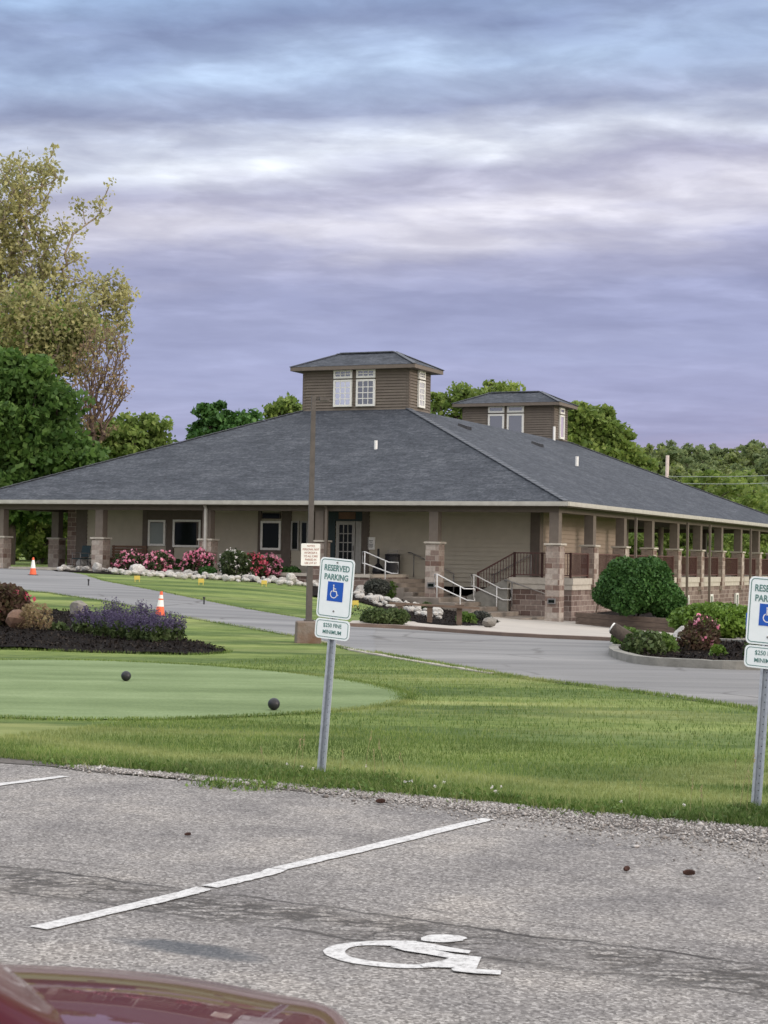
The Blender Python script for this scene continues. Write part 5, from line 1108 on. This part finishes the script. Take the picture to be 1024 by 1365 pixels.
for (px, Y, s, lab) in ((58, 104, .80, 'dense low tree close behind the left porch opening'), (60, 132, .95, 'green tree right of the low tree in the left porch opening'), (-30, 135, 1.1, 'green tree beyond the left edge pillar'), (95, 138, 1.1, 'green tree hidden mostly by the stone pier at the left'), (40, 145, 1.15, 'darker tree at the back of the left porch opening')): X = at(px, 740, Y).x; copytree(pm, (X, Y, gz(X, Y) - .3), px, lab, s)

# ------------------------------------------------------------------ power pole and wires
def wpole(px, ytop, Y, lab, r=.13):
    X = at(px, 700, Y).x; g = gz(X, Y); zt = at(px, ytop, Y).z; t = empty('power_pole', (X, Y, g), (0, R(.8), 0), lab, 'power pole', 'power poles'); mb = MB(); mb.tube([(0, 0, -.3), (0, 0, zt - g)], [r * 1.15, r], 'wood_pole', 12); mb.build('pole', t, smooth_=True)
    return t, zt - g
t, h = wpole(886, 607, 125, 'pale wooden power pole rising above the right roof slope', .12)
mb = MB(); mb.tube([(-.38, 0, h - 2.3), (-.38, 0, h - 1.5)], .2, 'grey_metal', 12); mb.build('transformer', t)
t2, h2 = wpole(880, 640, 100, 'white pole standing behind the side porch', .14)
for (ya, yb, lab) in ((632, 625, 'upper power line crossing in front of the hill'), (641, 637, 'lower power line crossing in front of the hill')):
    a, b_ = at(887, ya - 5 + 8, 125), at(1200, yb - 8, 118); mb = MB(); pts = [a.lerp(b_, i / 12) - Vector((0, 0, .35 * math.sin(math.pi * i / 12))) for i in range(13)]; mb.tube(pts, .032, 'wire', 6); o = mb.build('power_line', None); tag(o, lab, 'power line', 'power lines')

# ------------------------------------------------------------------ red car beside the camera
car = empty('parked_car', (-.90, 1.75, 0), (0, 0, 0), 'glossy dark red car at the bottom left corner, only hood and pillar showing', 'car')
stn = [(-2.25, .60, .86, .80, .45), (-2.15, .72, .94, .84, .40), (-1.7, .84, .97, .86, .32), (-.9, .89, .98, .87, .25), (0, .91, .99, .88, .22), (.55, .91, 1.02, .88, .22), (.8, .91, 1.02, .885, .22), (1.2, .905, .975, .875, .25), (1.55, .90, .925, .83, .28), (1.85, .90, .85, .75, .30), (2.1, .86, .80, .69, .32), (2.27, .76, .755, .63, .34), (2.37, .50, .70, .53, .36)]
def ring(y, hw, zt, zs, zl): return [(.0, zt), (.35, zt - .002), (.62, zt - .022), (.80, zt - .055), (.905, zt * .5 + zs * .5 - .01), (.965, zs - .015), (1.0, zs - .12), (1.0, .55), (.985, .42), (.95, zl), (.7, zl - .03), (0, zl - .04)]
mb = MB(); k = mb.mi('car_paint'); rings = []
for (y, hw, zt, zs, zl) in stn:
    h = ring(y, hw, zt, zs, zl); full = [(hw * a, y, z) for a, z in h] + [(-hw * a, y, z) for a, z in reversed(h[1:-1])]; rings.append(len(mb.v)); mb.v += full; n = len(full)
for a, b_ in zip(rings, rings[1:]):
    for j in range(n): mb.f.append((a + j, a + (j + 1) % n, b_ + (j + 1) % n, b_ + j)); mb.m.append(k)
mb.f.append(tuple(rings[0] + j for j in range(n))); mb.m.append(k); mb.f.append(tuple(rings[-1] + j for j in range(n))); mb.m.append(k)
body = mb.build('body', car, smooth_=True); sm = body.modifiers.new('sub', 'SUBSURF'); sm.levels = 2; sm.render_levels = 2
# greenhouse
mb = MB(); g0 = [(-.64, .74, .96), (.40, .74, .93), (.44, -.28, 1.35), (-.58, -.28, 1.36)]
mb.quad(g0, 'glass_dark'); mb.quad([(-.72, -1.75, .96), (.72, -1.75, .96), (.6, -1.2, 1.38), (-.6, -1.2, 1.38)], 'glass_dark')
mb.quad([(-.62, .5, .985), (-.80, -1.6, .97), (-.645, -1.2, 1.38), (-.60, -.28, 1.37)], 'glass_dark')
mb.quad([(.44, .4, .985), (.78, -1.6, .97), (.60, -1.2, 1.37), (.46, -.28, 1.35)], 'glass_dark')
mb.build('windows', car, recalc=False)
mb = MB(); mb.tube([(.43, .85, .93), (.445, .55, 1.065), (.465, .05, 1.245), (.48, -.30, 1.375)], [.055, .055, .052, .05], 'car_paint', 12); mb.build('front_pillar', car, smooth_=True)
mb = MB(); mb.tube([(-.66, .75, .975), (-.66, .55, 1.045), (-.62, .05, 1.24), (-.6, -.30, 1.39)], [.055, .055, .052, .05], 'car_paint', 12); mb.build('front_pillar', car, smooth_=True)
mb = MB(); mb.hexa([(-.66, -1.25, 1.36), (.66, -1.25, 1.36), (.48, -.3, 1.36), (-.62, -.3, 1.37), (-.55, -1.2, 1.43), (.55, -1.2, 1.43), (.42, -.36, 1.41), (-.52, -.36, 1.42)], 'car_paint'); rf = mb.build('car_roof', car, bevel=.03)
for s in (-1, 1):
    mb = MB(); mb.tube([(s * .66, -1.2, 1.39), (s * .80, -1.75, .95)], .06, 'car_paint', 10); mb.build('rear_pillar', car, smooth_=True)
    for y in (1.45, -1.35):
        mb = MB(); mb.tube([(s * .93, y, .32), (s * .72, y, .32)], .32, 'rubber', 28); wh = mb.build('wheel', car); mb = MB(); mb.tube([(s * .945, y, .32), (s * .93, y, .32)], .2, 'chrome', 20); mb.build('rim', wh)
    mb = MB(); mb.hexa([(s * .45, 2.22, .62), (s * .66, 2.12, .62), (s * .62, 2.0, .62), (s * .42, 2.1, .62), (s * .45, 2.24, .72), (s * .68, 2.12, .73), (s * .62, 2.0, .74), (s * .42, 2.1, .74)], 'headlight_glass'); mb.build('headlight', car)
mb = MB(); mb.hexa([(.86, .35, .90), (1.0, .35, .92), (1.0, .45, .92), (.86, .47, .90), (.86, .35, 1.0), (1.0, .36, 1.0), (1.0, .44, 1.0), (.86, .46, 1.0)], 'car_paint'); mb.build('wing_mirror', car, bevel=.02)

# ------------------------------------------------------------------ sky and sun
SUN_EL, SUN_AZ = R(14), R(112)   # azimuth from +Y towards +X
w = bpy.data.worlds.new('World'); SC.world = w; w.use_nodes = True; nt = w.node_tree; nt.nodes.clear()
out = nt.nodes.new('ShaderNodeOutputWorld'); bg = nt.nodes.new('ShaderNodeBackground'); nt.links.new(bg.outputs[0], out.inputs[0])
tc = nt.nodes.new('ShaderNodeTexCoord'); sx = nt.nodes.new('ShaderNodeSeparateXYZ'); nt.links.new(tc.outputs['Generated'], sx.inputs[0]); X_, Y_, Z_ = sx.outputs
den = math_(nt, 'ADD', math_(nt, 'MAXIMUM', Z_, 0.0), .10)
def cloudvec(ax, ay, ox=0.0):
    cb = nt.nodes.new('ShaderNodeCombineXYZ'); nt.links.new(math_(nt, 'ADD', math_(nt, 'MULTIPLY', math_(nt, 'DIVIDE', X_, den), ax), ox), cb.inputs[0]); nt.links.new(math_(nt, 'MULTIPLY', math_(nt, 'DIVIDE', Y_, den), ay), cb.inputs[1]); cb.inputs[2].default_value = ox; return cb.outputs[0]
n1 = noise(nt, cloudvec(.8, 1.2, 3.1), 1.5, 7, .55, .25); n2 = noise(nt, cloudvec(2.2, 2.5, 7.7), 2.4, 7, .55, .25); n3 = noise(nt, cloudvec(.35, .5, 1.3), 1.2, 3, .5)
n4 = noise(nt, cloudvec(1.5, 2.3, 4.4), 1.6, 6, .52, .25)
zz = math_(nt, 'ADD', Z_, math_(nt, 'MULTIPLY', X_, -.075)); zz = math_(nt, 'ADD', zz, math_(nt, 'MULTIPLY', math_(nt, 'SUBTRACT', n1, .5), .06)); zz = math_(nt, 'ADD', zz, math_(nt, 'MULTIPLY', math_(nt, 'SUBTRACT', n3, .5), .03))
def srgb(r, g, b): f = lambda c: ((c / 255 + .055) / 1.055) ** 2.4 if c > 10 else c / 3295; return (f(r) * .88, f(g) * .88, f(b) * .88)
cr = ramp(nt, [(0, srgb(222, 192, 206)), (.03, srgb(190, 172, 198)), (.065, srgb(157, 157, 195)), (.11, srgb(162, 166, 204)), (.145, srgb(152, 155, 191)), (.165, srgb(170, 170, 199)), (.182, srgb(220, 217, 229)), (.198, srgb(176, 175, 199)), (.213, srgb(222, 226, 238)), (.235, srgb(158, 166, 195)), (.262, srgb(172, 190, 220)), (.285, srgb(143, 157, 192)), (.31, srgb(152, 178, 214)), (1, srgb(160, 175, 208))], zz)
cl = ramp(nt, [(.36, (.78, .77, .81)), (.5, (1, 1, 1)), (.62, (1.24, 1.25, 1.23))], n2)
up = math_(nt, 'MULTIPLY', math_(nt, 'SUBTRACT', Z_, .12), 9.0, clamp=True)
c = mix(nt, cr.outputs[0], cl.outputs[0], math_(nt, 'ADD', math_(nt, 'MULTIPLY', up, .50), .20), 'MULTIPLY')
dk = ramp(nt, [(.34, (.78, .78, .83)), (.47, (.96, .96, .98)), (.56, (1.04, 1.04, 1.03)), (.66, (1.32, 1.32, 1.27))], n4)
c = mix(nt, c, dk.outputs[0], math_(nt, 'ADD', math_(nt, 'MULTIPLY', up, .60), .34), 'MULTIPLY')
# overcast deck is brighter overhead, above the frame
hi = math_(nt, 'MULTIPLY', math_(nt, 'SUBTRACT', Z_, .34), 3.2, clamp=True)
c = mix(nt, c, (1.60, 1.61, 1.63), hi)
# unseen warm afterglow behind and right of the camera, added to brighten the facades
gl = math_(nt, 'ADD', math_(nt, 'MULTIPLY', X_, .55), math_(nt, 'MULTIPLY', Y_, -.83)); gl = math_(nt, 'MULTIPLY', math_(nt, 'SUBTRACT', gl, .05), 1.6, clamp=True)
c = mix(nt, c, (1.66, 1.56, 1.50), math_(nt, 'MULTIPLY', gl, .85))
sky = nt.nodes.new('ShaderNodeTexSky'); sky.sky_type = 'NISHITA'; sky.sun_disc = False; sky.sun_elevation = SUN_EL; sky.sun_rotation = SUN_AZ
sk = mix(nt, (0, 0, 0), sky.outputs[0], .012, 'MIX'); c = mix(nt, c, sk, 1.0, 'ADD')
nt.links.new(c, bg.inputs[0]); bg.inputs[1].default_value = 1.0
sl = bpy.data.lights.new('sun', 'SUN'); sl.energy = 1.15; sl.angle = R(12); sl.color = (1, .86, .76); so = bpy.data.objects.new('sun', sl); COL.objects.link(so)
dirv = Vector((math.sin(SUN_AZ) * math.cos(SUN_EL), math.cos(SUN_AZ) * math.cos(SUN_EL), math.sin(SUN_EL))); so.rotation_euler = dirv.to_track_quat('Z', 'Y').to_euler()
